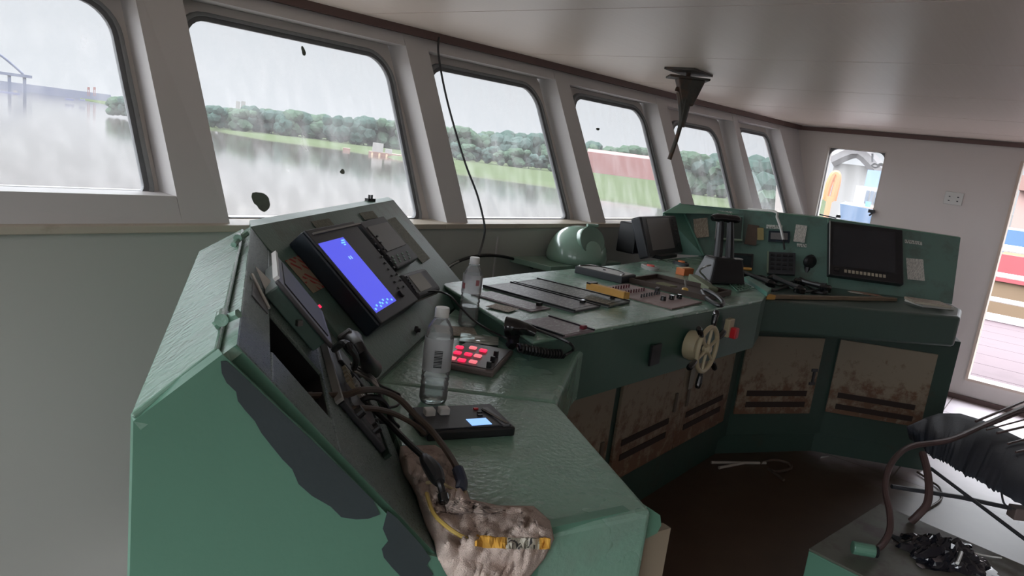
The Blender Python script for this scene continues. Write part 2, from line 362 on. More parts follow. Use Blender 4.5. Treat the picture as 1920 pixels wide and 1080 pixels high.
for i in range(0, len(xs_b), 2):
    tgt = mull if 0 < i else fw
    cell(tgt, ((xs_b[i], 0), (xs_b[i + 1], 0), (xs_t[i + 1], 1), (xs_t[i], 1)), 0, WT)
for o in OPEN:
    cell(mull, ((o[3], o[5]), (o[2], o[5]), (o[2], 1), (o[3], 1)), 0, WT, 3)
    if o[4] > 0: cell(mull, ((o[0], 0), (o[1], 0), (o[1], o[4]), (o[0], o[4])), 0, WT)
struct('wall_front', mull, MULL)
struct('wall_front_left', fw, MULL)
# low wall under the sill
lw = MB(); xs = [XL, 2.5, XR]
for a, b in zip(xs, xs[1:]):
    lw.hexa([V((a, botY(a) - .03, -.3)), V((b, botY(b) - .03, -.3)), V((b, botY(b) + .25, -.3)), V((a, botY(a) + .25, -.3))],
            [V((a, botY(a) - .03, zb(a) - .025)), V((b, botY(b) - .03, zb(b) - .025)), V((b, botY(b) + .25, zb(b) - .025)), V((a, botY(a) + .25, zb(a) - .025))])
struct('wall_front_lower', lw, WALLLOW)
for i, x in enumerate([0.505, 1.92, 2.87]):
    struct('trim_%d' % (10 + i), B((x, botY(x) - .033, .40), (.008, .008, 1.38)), MULL)
sl = MB()
for a, b in zip(xs, xs[1:]):
    sl.hexa([V((a, botY(a) - .045, zb(a) - .025)), V((b, botY(b) - .045, zb(b) - .025)), V((b, botY(b) + .2, zb(b) - .025)), V((a, botY(a) + .2, zb(a) - .025))],
            [V((a, botY(a) - .045, zb(a))), V((b, botY(b) - .045, zb(b))), V((b, botY(b) + .2, zb(b))), V((a, botY(a) + .2, zb(a)))])
struct('trim_1', sl, SILL, bevel=.003)
# ceiling, floor, other walls
ce = MB(); st = .004; cx = XL
while cx < XR:
    nx_ = min(cx + 1.0 if cx > XL else 0.23, XR)
    ce.add([], [])
    ce.hexa([V((cx + st, YB, ZC)), V((nx_ - st, YB, ZC)), V((nx_ - st, 3.6, ZC)), V((cx + st, 3.6, ZC))], [V((cx + st, YB, ZC + .03)), V((nx_ - st, YB, ZC + .03)), V((nx_ - st, 3.6, ZC + .03)), V((cx + st, 3.6, ZC + .03))])
    cx = nx_
ce.box(((XL + XR) / 2, -.1, ZC + .05), (XR - XL + .6, 7.6, .04))
struct('ceiling', ce, CEIL)
tr = MB()
for a, b in zip(TOPL, TOPL[1:]):
    tr.hexa([V((a[0], a[1] - .03, ZT)), V((b[0], b[1] - .03, ZT)), V((b[0], b[1] + .12, ZT)), V((a[0], a[1] + .12, ZT))],
            [V((a[0], a[1] - .03, ZC)), V((b[0], b[1] - .03, ZC)), V((b[0], b[1] + .12, ZC)), V((a[0], a[1] + .12, ZC))])
struct('trim_2', tr, TRIM)
struct('trim_3', B((XR - .012, (YB + 2.2) / 2, 2.045), (.028, 2.2 - YB, .035)), TRIM)
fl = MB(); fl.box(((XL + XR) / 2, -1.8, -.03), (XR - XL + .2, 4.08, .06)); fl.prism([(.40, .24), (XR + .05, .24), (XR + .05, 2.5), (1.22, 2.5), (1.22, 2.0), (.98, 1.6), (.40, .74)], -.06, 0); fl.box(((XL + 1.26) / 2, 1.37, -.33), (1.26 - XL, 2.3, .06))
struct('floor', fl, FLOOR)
def wallx(name, x0, x1, ys, z1, holes, m):   # wall normal to X with rectangular holes (ya, yb, za, zb)
    mb = MB(); ycuts = sorted(set([ys[0], ys[1]] + [h for H in holes for h in H[:2]])); zcuts = sorted(set([0, z1] + [h for H in holes for h in H[2:]]))
    for a, b in zip(ycuts, ycuts[1:]):
        for c, d in zip(zcuts, zcuts[1:]):
            my, mz = (a + b) / 2, (c + d) / 2
            if any(H[0] < my < H[1] and H[2] < mz < H[3] for H in holes): continue
            mb.box(((x0 + x1) / 2, my, mz), (x1 - x0, b - a, d - c))
    bm_ = mb.build(name, m); bm_['kind'] = 'structure'
    return bm_
SWIN = (1.43, 1.915, 1.22, 1.91); SDOOR = (-0.42, 0.492, 0.17, 1.93)
wallx('wall_right', XR, XR + .12, (YB, 2.0), ZC + .03, [SWIN, SDOOR], WALL)
struct('wall_right_front_edge', MB().hexa([V((XR, 2.0, 0)), V((XR + .12, 2.0, 0)), V((XR + .12, 2.0, ZC)), V((XR, 2.0, ZC))], [V((XR, 2.1, 0)), V((XR + .12, 2.1, 0)), V((XR + .12, 2.37, ZC)), V((XR, 2.37, ZC))]), WALL)
wallx('wall_left', XL - .12, XL, (YB, 3.4), ZC + .03, [(1.0, 2.0, 1.15, 1.95), (-0.5, 0.5, 0.17, 1.95), (-3.2, -1.2, 1.0, 1.95)], WALL)
bw = MB(); bw.box(((XL + XR) / 2, YB - .06, 1.05), (XR - XL + .24, .12, 2.1))
struct('wall_back', bw, WALL)
struct('baseboard_right', B((XR - .008, 0.0, .02), (.016, 3.0, .04)), TRIM)
# door surround
dmb = MB(); yA, yB_, zA, zB_ = SDOOR
dmb.box((XR + .06, yB_ - .01, (zA + zB_) / 2), (.16, .02, zB_ - zA)); dmb.box((XR + .06, (yA + yB_) / 2, zA + .01), (.16, yB_ - yA - .04, .02)); dmb.box((XR + .06, yA + .01, (zA + zB_) / 2), (.16, .02, zB_ - zA))
struct('door_1', dmb, mat('cream_door_frame', (200, 184, 170), 0.5, var=.06, vs=12))
for (a, b, c, d) in [(-0.5, 0.5, 0.17, 1.95)]:
    portal((XL - .13, (a + b) / 2, (c + d) / 2), (1, 0, 0), d - c, b - a)
portal((XL - .13, 1.5, 1.55), (1, 0, 0), .8, 1.0); portal((XL - .13, -2.2, 1.47), (1, 0, 0), .95, 2.0)
portal((XR + .14, .04, 1.05), (-1, 0, 0), 1.8, .95); portal((XR + .14, 1.67, 1.56), (-1, 0, 0), .7, .5); 

# ------------------------------------------------------------------ windows of the front
def rrect(w, h, r, n=6, br=None):
    pts = []; br = r if br is None else br
    for (sx_, sy_, a0, rr) in ((1, 1, 0, r), (-1, 1, 90, r), (-1, -1, 180, br), (1, -1, 270, br)):
        cx_, cy_ = sx_ * (w / 2 - rr), sy_ * (h / 2 - rr)
        for i in range(n + 1):
            a = math.radians(a0 + 90 * i / n); pts.append((cx_ + rr * math.cos(a), cy_ + rr * math.sin(a)))
    return pts
def ring(mb, fo, fi, P, Q, d0, d1):   # P outer outline, Q inner outline in unit coords, mapped by fo(u, v, off)
    n = len(P); o0 = [fo(*p, d0) for p in P]; i0 = [fi(*p, d0) for p in Q]; o1 = [fo(*p, d1) for p in P]; i1 = [fi(*p, d1) for p in Q]
    vs = o0 + i0 + o1 + i1; f = []
    for k in range(n):
        j = (k + 1) % n
        f += [(k, j, n + j, n + k), (2 * n + k, 3 * n + k, 3 * n + j, 2 * n + j), (k, 2 * n + k, 2 * n + j, j), (n + k, n + j, 3 * n + j, 3 * n + k)]
    mb.add(vs, f)
def mapper(g):
    def f(u, v, off):
        u_ = u + .5; v_ = v + .5; xb_ = g[0] + (g[1] - g[0]) * u_; xt_ = g[3] + (g[2] - g[3]) * u_
        return S(xb_ + (xt_ - xb_) * v_, g[4] + (g[5] - g[4]) * v_, off)
    return f
wlab = ['far left', 'second', 'third', 'fourth', 'fifth', 'sixth']
for i, (O, G) in enumerate(zip(OPEN, GLS)):
    root = thing('window_%d' % (i + 1), None, None, S((O[0] + O[1]) / 2, O[4], .1), kind='structure')
    fO, fG = mapper(O), mapper(G); wd = G[1] - G[0]; ht = .8 * (G[5] - G[4])
    rr = .10 if i < 5 else .06
    def outl(r, grow=0.0):
        return [(p[0] / wd, p[1] / ht) for p in rrect(wd + 2 * grow, ht + 2 * grow, r + grow, 7, br=.03 + grow)]
    inner = outl(rr); g1 = outl(rr, .018); g2 = outl(rr, .034)
    rect = [(max(-.5, min(.5, p[0] * 3)) if abs(p[0]) * wd > abs(p[1]) * 0 else 0, max(-.5, min(.5, p[1] * 3))) for p in inner]
    # outer rectangle points matched to the rounded outline
    rect = []
    for p in inner:
        u, v = p; s_ = max(abs(u), abs(v)) * 2; rect.append((u / s_, v / s_))
    mb = MB(); ring(mb, fO, fG, rect, g2, .125, .14); mb.build('frame_board', WALL, root, world=True)
    mb = MB(); ring(mb, fG, fG, g2, g1, .105, .135); mb.build('outer_gasket', RUBBER, root, world=True, bevel=.004)
    mb = MB(); ring(mb, fG, fG, g1, inner, .113, .135); mb.build('inner_gasket', DARKRUB, root, world=True)
    pm = MB(); pts = [fG(*p, .125) for p in outl(rr, .01)]; pm.add(pts, [tuple(range(len(pts)))]); pm.build('pane', GLASS, root, world=True)
    c = S((O[0] + O[1]) / 2, (O[4] + O[5]) / 2, .2); up = (S((O[0] + O[1]) / 2, .9) - S((O[0] + O[1]) / 2, .1)).normalized()
    nrm = -(V((1, -.1, 0)).cross(up)); nrm = nrm if nrm.y < 0 else -nrm
    p = portal(c, nrm, .8, O[1] - O[0] + .1)
    p.rotation_euler = frame((0, 0, 0), up, up.cross(-nrm)).to_euler() if False else p.rotation_euler
# chips and stains on the panes: bare patches of grime
def blot(px, py, off, r, name='window_1', n=18, seed=1, sq=1.0):
    random.seed(seed); P = []
    for k in range(n):
        a = 2 * PI * k / n; q = r * (1 + .16 * math.sin(2 * a + seed) + .1 * math.sin(3 * a + 2 * seed) + random.uniform(-.06, .06)); P.append(V((q * math.cos(a), q * sq * math.sin(a), 0)))
    return P
def S_hit(px, py, off):
    r = ray(px, py); lo, hi = 1., 12.
    for _ in range(50):
        m = (lo + hi) / 2; P = CAM + r * m; z0 = zb(P.x); k = (P.z - z0) / (ZT - z0)
        if P.y - off - (botY(P.x) * (1 - k) + topY(P.x) * k) > 0: hi = m
        else: lo = m
    return CAM + r * lo
GRIME = mat('green_grey_grime', (92, 100, 92), .8, var=.2, vs=60)
for (px, py, r, sd, sq, lab) in [(490, 377, .036, 3, 1.1, 'largest grey green grime blot low on the second window pane'), (569, 96, .011, 4, 1.8, 'small grime speck high on the second window pane'),
                           (642, 322, .014, 5, .7, 'flat grime speck at mid height on the second window pane'), (1121, 242, .02, 6, .4, 'small dark dirt fleck on the fourth window pane')]:
    c = S_hit(px, py, .119); m = frame(c, (1, -.1, 0), (0, .35, 1)); pts = blot(px, py, 0, r, seed=sd, sq=sq)
    mb = MB(); mb.add([m @ p for p in pts], [tuple(range(len(pts)))]); o = mb.build('grime_blot', GRIME, solid=.001); prop(o, lab, 'stain')
# small bright sill stain pieces near mullion feet and the right side window
root = thing('window_7', None, None, (XR, (SWIN[0] + SWIN[1]) / 2, SWIN[2]), kind='structure')
yc, zc, ww, hh = (SWIN[0] + SWIN[1]) / 2, (SWIN[2] + SWIN[3]) / 2, SWIN[1] - SWIN[0], SWIN[3] - SWIN[2]
inn = rrect(ww - .03, hh - .03, .07, 7); out = rrect(ww, hh, .004, 7)
mb = MB(); fX = lambda u, v, off: V((XR + off, yc + u, zc + v)); ring(mb, fX, fX, out, inn, .05, .075); mb.build('frame_board', RUBBER, root, world=True)
mb = MB(); mb.box((XR + .06, SWIN[1] - .006, zc), (.12, .012, hh)); mb.box((XR + .06, SWIN[0] + .006, zc), (.12, .012, hh)); mb.box((XR + .06, yc, SWIN[2] + .006), (.12, ww - .026, .012)); mb.box((XR + .06, yc, SWIN[3] - .006), (.12, ww - .026, .012))
mb.build('reveal', mat('white_reveal_paint', (200, 192, 184), .5), root, world=True)
mb = MB(); mb.add([fX(u, v, .065) for u, v in inn], [tuple(range(len(inn)))]); mb.build('pane', glass_mat('side_window_glass', .06, .1), root, world=True)

# ------------------------------------------------------------------ outside: river, bank, far things
WZ = -9.0
def water_mat():
    M = MT('river_water'); M.b.inputs['Base Color'].default_value = lin((44, 38, 34)) + (1,); M.b.inputs['Roughness'].default_value = .08; M.b.inputs['Specular IOR Level'].default_value = .35
    n = M.n('ShaderNodeTexNoise'); n.inputs['Scale'].default_value = 0.35; n.inputs['Detail'].default_value = 5; M.l(M.coord(), n.inputs['Vector'])
    bp = M.n('ShaderNodeBump'); bp.inputs['Strength'].default_value = .05; bp.inputs['Distance'].default_value = .15; M.l(n.outputs[0], bp.inputs['Height']); M.l(bp.outputs[0], M.b.inputs['Normal'])
    return M.m
o = MB().add([V((-2500, -2500, WZ)), V((2500, -2500, WZ)), V((2500, 3500, WZ)), V((-2500, 3500, WZ))], [(0, 1, 2, 3)]).build('river_water', water_mat())
prop(o, 'wide pale river stretching to the far bank beyond the windows', 'water', kind='stuff')
# --- the far bank
GRASS = mat('bank_grass', (50, 57, 40), .9, spec=0, var=.15, vs=.05)
def treemat(name, rgb): return mat(name, rgb, .9, var=.35, vs=.6, spec=0)
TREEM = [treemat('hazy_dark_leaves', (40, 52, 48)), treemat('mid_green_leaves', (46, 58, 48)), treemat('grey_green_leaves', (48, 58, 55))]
shore_px = [(150, 187), (205, 197), (300, 216), (392, 243), (500, 262), (640, 280), (770, 303), (860, 326), (1050, 352), (1115, 372), (1245, 390), (1400, 430), (1560, 470), (1760, 500)]
sh = [hz(x, y, WZ - .2) for x, y in shore_px]; mb = MB(); n_ = len(sh); vs = []
for p in sh:
    d = V((p.x, p.y, 0)).normalized(); L = math.hypot(p.x, p.y)
    vs += [V((p.x, p.y, WZ - .2)), V((p.x, p.y, 0)) + d * 6 + V((0, 0, WZ + .9)), V((p.x, p.y, 0)) + d * 60 + V((0, 0, WZ + 1.3)), d * (L + 1800) + V((0, 0, WZ + 1.5))]
mb.add(vs, [(i * 4 + j, (i + 1) * 4 + j, (i + 1) * 4 + j + 1, i * 4 + j + 1) for i in range(n_ - 1) for j in range(3)])
o = mb.build('riverbank', GRASS); prop(o, 'flat green grass bank along the far side of the river', 'riverbank', kind='structure')
def blob_mesh(name, m, seed, lobes=14):
    random.seed(seed); mb = MB(); bm = bmesh.new()
    for k in range(lobes):
        a = random.uniform(0, 2 * PI); r = random.uniform(0, .36) if k else 0; z = random.uniform(.18, .82)
        s = random.uniform(.16, .27) * (1.15 - .4 * abs(z - .55))
        mtx = Matrix.Translation((r * math.cos(a), r * math.sin(a), z)) @ Matrix.Diagonal((s, s, s * .9, 1))
        bmesh.ops.create_icosphere(bm, subdivisions=2, radius=1, matrix=mtx)
    for v in bm.verts:
        q = noise.noise_vector(v.co * 9 + V((seed, 0, 0))); v.co += q * .06
    bmesh.ops.create_cone(bm, cap_ends=True, segments=7, radius1=.03, radius2=.02, depth=.5, matrix=Matrix.Translation((0, 0, .25)))
    me = bpy.data.meshes.new(name); bm.to_mesh(me); bm.free(); me.materials.append(m); return me
TM_ = [blob_mesh('tree', TREEM[i % 3], 11 + i) for i in range(5)]
def tree(px, ytop, D, wf=.9, label='', group=''):
    top = far(px, ytop, D); h = top.z - (WZ + 1.2); o = bpy.data.objects.new('tree', random.choice(TM_)); C.objects.link(o)
    o.location = (top.x, top.y, WZ + 1.2); o.scale = (h * wf, h * wf, h * 1.02); o.rotation_euler[2] = random.uniform(0, 6)
    return prop(o, label, 'tree', group)
random.seed(3)
def line(pts, x):
    for a, b in zip(pts, pts[1:]):
        if a[0] <= x <= b[0]: return a[1] + (b[1] - a[1]) * (x - a[0]) / (b[0] - a[0])
    return pts[-1][1]
tops = [(205, 186), (225, 178), (392, 198), (430, 201), (520, 204), (600, 212), (650, 218), (700, 222), (745, 227), (830, 238), (872, 237), (900, 250), (940, 246), (1000, 252), (1065, 262)]
x = 212
while x < 1062:
    if not (285 < x < 385 or 790 < x < 822):
        lab = ('tree', 'leafy tree in the hazy wood seen through the second window' if x < 790 else 'leafy tree in the hazy wood seen through the third window') if x > 300 else ('tree', 'dark tree at the near end of the wood in the far left window')
        grp = 'wood in the far left window' if x < 300 else ('wood in the second window' if x < 790 else 'wood in the third window')
        tree(x, line(tops, x) + random.uniform(-1, 5), 440 + random.uniform(-25, 25), random.uniform(.8, 1.1), lab[1], grp)
    x += random.uniform(7, 11)
x = 860
while x < 1060:
    tree(x, line(tops, x) + 28 + random.uniform(-3, 8), 365 + random.uniform(-10, 10), 1.1, 'low bushy tree in front of the wood in the third window', 'low trees in the third window'); x += random.uniform(16, 24)
for px_, yt, D in [(1100, 266, 560), (1118, 270, 560), (1135, 274, 570), (1174, 277, 560), (1190, 274, 560), (1206, 277, 570)]:
    tree(px_, yt, D, 1.1, 'round tree behind the red shed in the fourth window', 'trees behind the red shed')
for px_ in range(1268, 1362, 9):
    tree(px_, 284 + (px_ - 1268) * .12 + random.uniform(-2, 5), 300, .9, 'dark tree in the row behind the meadow in the fifth window', 'trees in the fifth window')
tree(1414, 295, 260, 1.0, 'single round tree rising above the white sheds in the sixth window')
tree(1448, 322, 150, 1.0, 'pale green bush in front of the white sheds in the sixth window')
tree(1425, 330, 150, 1.1, 'pale bush low beside the left edge of the sixth window')
def dirn(px, py): r = ray(px, py); d = V((r.x, r.y, 0)).normalized(); return d, V((-d.y, d.x, 0))
def faced(px0, px1, ytop, ybot, D, depth):   # a block facing the camera, between two pixel columns
    a = far(px0, ybot, D); b = far(px1, ybot, D); t = far((px0 + px1) / 2, ytop, D); c = (a + b) / 2; d = V((c.x, c.y, 0)).normalized()
    e = V((b.x - a.x, b.y - a.y, 0)); wd = e.length; M = frame((c.x, c.y, min(a.z, b.z) if ybot else 0), e, UP.cross(e)); return M, wd, t.z - c.z
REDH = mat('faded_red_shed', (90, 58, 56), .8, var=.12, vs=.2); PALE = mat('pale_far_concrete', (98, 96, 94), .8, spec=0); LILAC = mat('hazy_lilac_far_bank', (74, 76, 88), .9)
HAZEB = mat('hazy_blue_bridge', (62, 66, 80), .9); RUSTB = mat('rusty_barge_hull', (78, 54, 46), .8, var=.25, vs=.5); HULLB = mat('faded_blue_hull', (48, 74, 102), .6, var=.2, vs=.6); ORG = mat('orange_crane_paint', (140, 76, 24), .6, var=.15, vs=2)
ROOFG = mat('grey_shed_roof', (72, 69, 69), .7); WINB = mat('dark_blue_panes', (50, 60, 72), .3)
M, wd, h = faced(1096, 1232, 283, 322, 470, 20); r = thing('shed', 'long faded red shed on the bank in the fourth window', 'shed', M)
B((0, 15, h / 2 - 2), (wd, 30, h + 4)).build('wall', REDH, r); MB().hexa([V((-wd / 2, 0, h)), V((wd / 2, 0, h)), V((wd / 2, 30, h)), V((-wd / 2, 30, h))], [V((-wd / 2, 8, h + 2.0)), V((wd / 2, 8, h + 2.0)), V((wd / 2, 22, h + 2.0)), V((-wd / 2, 22, h + 2.0))]).build('roof', mat('dull_red_roof', (84, 54, 52), .8), r)
M, wd, h = faced(690, 772, 284, 299, 318, 20); r = thing('barge', 'rusty barge with a white deckhouse moored by the bank', 'barge', M)
B((0, 3, h / 2 - .3), (wd, 7, h + 1)).build('hull', RUSTB, r)
for k in range(6): B((-wd / 2 + (k + .5) * wd / 6, -.6, h / 2 - .2), (.8, .5, h)).build('fender', STICK, r)
B((-wd * .30, 3, h + 2.0), (4.6, 3, 4.0)).build('deckhouse', PALE, r); B((-wd * .05, 3, h + 1), (3, 3, 2)).build('winch_house', PALE, r)
M, wd, h = faced(642, 656, 277, 290, 330, 8); r = thing('pontoon', 'small brown pontoon left of the rusty barge', 'pontoon', M); B((0, 2, h / 2), (wd, 4, h)).build('deck', RUSTB, r)
M, wd, h = faced(441, 460, 188, 212, 1400, 30); r = thing('tower_block', 'pale twin tower block above the wood in the second window', 'building', M)
B((-wd * .27, 8, h * .47 - 7), (wd * .42, 15, h * .94 + 14)).build('tower', PALE, r); B((wd * .26, 10, h / 2 - 7), (wd * .42, 15, h + 14)).build('tower', PALE, r)
# far left window: bridge, boats, cranes, low far shore
a = far(-60, 146, 1500); b = far(208, 179, 1500); e = V((b.x - a.x, b.y - a.y, 0)); c = (a + b) / 2
r = thing('far_shore', 'low hazy lilac shore across the river in the far left window', 'shore', frame((c.x, c.y, WZ), e, UP.cross(e)), kind='structure')
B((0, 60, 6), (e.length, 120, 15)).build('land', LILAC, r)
a = far(-150, 138, 1300); b = far(60, 164, 1300); e = V((b.x - a.x, b.y - a.y, 0)); c = (a + b) / 2; L = e.length
r = thing('bridge', 'hazy arched bridge low at the left edge of the far left window', 'bridge', frame((c.x, c.y, WZ), e, UP.cross(e)))
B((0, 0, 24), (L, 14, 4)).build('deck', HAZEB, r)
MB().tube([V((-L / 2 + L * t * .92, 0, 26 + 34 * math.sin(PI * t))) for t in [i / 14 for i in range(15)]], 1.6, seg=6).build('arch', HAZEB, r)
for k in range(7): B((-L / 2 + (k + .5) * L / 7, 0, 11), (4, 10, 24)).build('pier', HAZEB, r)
for (p0, p1, yt, yb, D, lab) in [(-10, 38, 169, 175, 1000, 'long dark blue barge at the left edge of the far left window'), (122, 139, 184, 187, 800, 'tiny dark boat right of the middle of the far left window'), (148, 160, 185.5, 188, 800, 'tiny dark boat right of another boat, below the red cranes')]:
    M, wd, h = faced(p0, p1, yt, yb, D, 4); r = thing('boat', lab, 'boat', M)
    MB().hexa([V((-wd * .45, 0, 0)), V((wd * .45, 0, 0)), V((wd * .45, 5, 0)), V((-wd * .45, 5, 0))], [V((-wd / 2, 0, h)), V((wd / 2, 0, h)), V((wd / 2, 5, h)), V((-wd / 2, 5, h))]).build('hull', mat('slate_boat_hull', (70, 72, 92), .8), r)
    B((wd * .3, 2.5, h * 1.3), (wd * .15, 3, h * .7)).build('wheelhouse', PALE, r)
for px_, lab in [(166, 'left of two small red harbour cranes on the far shore'), (177, 'right of two small red harbour cranes on the far shore')]:
    M, wd, h = faced(px_ - 1.5, px_ + 1.5, 163, 180, 1300, 4); r = thing('harbour_crane', lab, 'crane', M)
    for s_ in (-1, 1): B((s_ * 1.0, 0, h * .4), (.9, .9, h * .8)).build('leg', REDH, r)
    B((0, 0, h * .85), (3.4, 2, h * .3)).build('cab', REDH, r)
# through the side window and the door
def blk(name, label, cat, p0, p1, yt, yb, D, dep, m, part='wall', kind=None):
    M, wd, h = faced(p0, p1, yt, yb, D, dep); r = thing(name, label, cat, M, kind=kind); z0 = WZ + 1.0 - M.translation.z; B((0, dep / 2, (h + z0) / 2), (wd, dep, h - z0)).build(part, m, r); return r, wd, h
r, wd, h = blk('warehouse', 'tall pale warehouse behind the blue ship in the right side window', 'building', 1548, 1630, 302, 384, 95, 20, PALE)
MB().tube([V((-wd / 2 - .4, -.3, h + .2)), V((0, -.5, h + 1.6)), V((wd / 2 + .5, -.3, h - .6))], .9, seg=8).build('roof', ROOFG, r)
for k in (-.28, .1): B((wd * k, 1, h + 2.0), (2.2, 2, 1.2)).build('roof_vent', mat('red_roof_vent', (130, 52, 52), .7), r)
r, wd, h = blk('white_deckhouse', 'small white deckhouse with dark panes in the right side window', 'deckhouse', 1598, 1656, 346, 384, 55, 6, mat('bright_white_paint', (124, 122, 121), .8, spec=0))
for k in range(4): B((-wd * .08 + k * wd * .15, -.06, h * .5), (wd * .11, .12, h * .62)).build('pane', WINB, r)
r, wd, h = blk('container_stack', 'faded blue container block above the white deckhouse', 'container', 1621, 1662, 317, 346, 75, 6, mat('pale_blue_container', (78, 96, 120), .7), 'container')
r, wd, h = blk('white_shed', 'white low shed in the sixth window left of the pale bush', 'shed', 1396, 1462, 320, 352, 800, 40, PALE)
MB().hexa([V((-wd / 2, 0, h)), V((wd / 2, 0, h)), V((wd / 2, 10, h)), V((-wd / 2, 10, h))], [V((-wd / 2, 4, h + 1.8)), V((wd / 2, 4, h + 1.8)), V((wd / 2, 6, h + 1.8)), V((-wd / 2, 6, h + 1.8))]).build('roof', mat('white_sheet_roof', (140, 140, 140), .8, spec=0), r)
r, wd, h = blk('concrete_wall', 'long sandy quay wall low in the sixth window', 'wall', 1390, 1500, 386, 396, 215, 2, mat('sandy_concrete', (100, 88, 72), .8, spec=0))
r, wd, h = blk('white_hut', 'tiny white hut at the right edge of the fifth window', 'hut', 1338, 1360, 312, 328, 900, 20, PALE)
M, wd, h = faced(1296, 1374, 357, 362, 330, .3); r = thing('fence', 'low white fence across the meadow in the fifth window', 'fence', M); B((0, 0, 1.1), (wd, .2, .35)).build('rail', PALE, r)
for k in range(6): B((-wd / 2 + (k + .5) * wd / 6, 0, .3), (.25, .25, 1.6)).build('post', PALE, r)
M, wd, h = faced(1548, 1660, 376, 470, 32, 8); r = thing('blue_ship', 'faded blue ship bow with a tan deck below the right side window view', 'ship', M)
MB().hexa([V((-wd * .22, 0, 0)), V((wd * .9, 0, 0)), V((wd * .9, 7, 0)), V((-wd * .22, 7, 0))], [V((-wd * .42, -.4, h)), V((wd * .9, -.4, h * .93)), V((wd * .9, 7, h * .93)), V((-wd * .42, 7, h))]).build('hull', HULLB, r)
B((wd * .3, 3.3, h * .96), (wd * 1.1, 6.6, .12)).build('deck', mat('tan_ship_deck', (92, 62, 42), .8, var=.2, vs=1), r)
B((wd * .05, 1.2, h - .25), (wd * .1, .2, .9)).build('stem_post', mat('light_blue_bow', (50, 96, 134), .6), r)
M, wd, h = faced(1545, 1566, 322, 374, 30, 2); r = thing('orange_crane', 'orange looped crane frame at the left of the right side window', 'crane', M)
loop = [V((-wd * .42, 0, 0)), V((-wd * .36, 0, h * .5)), V((-wd * .12, 0, h * .93)), V((wd * .2, 0, h * .97)), V((wd * .36, 0, h * .7)), V((wd * .3, 0, 0))]
MB().tube(loop, .13, seg=8).build('frame', ORG, r); B((0, 0, h * .62), (wd * .66, .12, .12)).build('crossbar', ORG, r); B((0, 0, (WZ + 1 - M.translation.z) / 2), (wd * .5, .5, M.translation.z - WZ - 1)).build('pedestal', ORG, r); B((-wd * .02, 0, h * .05), (wd * .8, .3, .2)).build('foot', ORG, r)
# bridge wing deck outside the door
dk = MB(); DX0, DX1 = XR + .13, 12.4
for k in range(9): dk.box((DX0 + (DX1 - DX0) * (k + .5) / 9, -.6, -.06), ((DX1 - DX0) / 9 - .012, 9, .06))
dk.box(((DX0 + DX1) / 2, -.6, -.12), (DX1 - DX0, 9, .06))
o = dk.build('deck', mat('pinkish_deck_paint', (76, 65, 68), .7, spec=.1, var=.06, vs=2, dirt=(64, 54, 56), dirt_amt=.4, dirt_scale=2)); prop(o, 'pinkish steel side deck outside the open door', 'deck', kind='structure')
r = thing('deck_railing', 'white tube railing at the outer edge of the side deck', 'railing', (DX1 - .1, 0, -.03))
for yy in (566, 518, 466):
    zz = ax(1890, yy, 0, DX1 - .1).z; T([(DX1 - .1, -5, zz), (DX1 - .1, 3.8, zz)], .035 if yy > 470 else .05).build('rail', WHITE, r, world=True)
for yv in (-2.4, -.9, 2.6): cyl((DX1 - .1, yv, -.03), (DX1 - .1, yv, ax(1890, 466, 0, DX1 - .1).z), .03).build('post', WHITE, r, world=True)
B((0, -.6, .06), (.05, 9, .1)).build('toe_plate', mat('grey_toe_plate', (150, 138, 140), .6), r)
r, wd, h = blk('red_ship', 'rust streaked red and cream hull beyond the deck railing', 'ship', 1830, 2100, 462, 640, 24, 5, mat('cream_rusty_hull', (92, 78, 64), .8, spec=0, var=.15, vs=.8), 'hull')
B((0, -.05, h - .35), (wd, .1, .75)).build('red_band', mat('washed_red_band', (108, 40, 45), .6, var=.15, vs=2), r)
r, wd, h = blk('blue_barge', 'faded blue barge hull seen above the railing through the door', 'barge', 1850, 2150, 424, 452, 45, 6, HULLB, 'hull')
r, wd, h = blk('brick_building', 'brown roofed building at the top right through the door', 'building', 1895, 2100, 350, 424, 120, 10, mat('dusty_pink_wall', (126, 102, 96), .8))
B((0, 4, h + .8), (wd * 1.02, 11, 2)).build('roof', mat('brown_roof', (100, 76, 70), .8), r)

# ------------------------------------------------------------------ the console, section by section
ZD, ZM = 0.97, 1.03
def prismN(pts, z0, z1): return MB().prism([(p[0], p[1]) for p in pts], z0, z1)
# near wing -----------------------------------------------------------
bN, bF = V((.70, .612, ZD)), V((1.10, 1.22, ZD)); rN, rF = hz(444, 645, 1.295), hz(470, 425, 1.29); rF = V((rF.x, rF.y, 1.29))
seam = V((1.372, .882, ZD)); fc = hz(1224, 957, ZD); ob_f = hz(375, 475, 1.2176)
Pa, Pb = V((.689, .604, 0)), V((1.087, .483, 0)); ed = (Pb - Pa).normalized(); eo = Pa.copy(); en = V((-ed.y, ed.x, 0)); en = en if en.dot(eo) < 0 else -en   # end plane faces the camera
ob_n = pl(250, 790, Pa, en); eo = V((ob_n.x, ob_n.y, 0))
wing = thing('console_wing', 'green painted console wing nearest the camera with a sloped instrument face', 'console', (.8, .8, 0))
def endp(px, py, off=0.0): return pl(px, py, eo + en * off, en)
ep = [endp(250, 790), endp(417, 664), endp(600, 836), endp(800, 1040), endp(826, 1046), endp(1035, 989), endp(1215, 951), endp(1238, 966), endp(1240, 985), endp(1232, 1000), endp(1205, 1013), endp(1165, 1034), endp(1128, 1082)]
last = ep[-1]; low = [V((last.x - ed.x * .06, last.y - ed.y * .06, last.z - .1)), V((last.x - ed.x * .06, last.y - ed.y * .06, 0)), V((eo.x, eo.y, 0))]
ep2 = ep + low
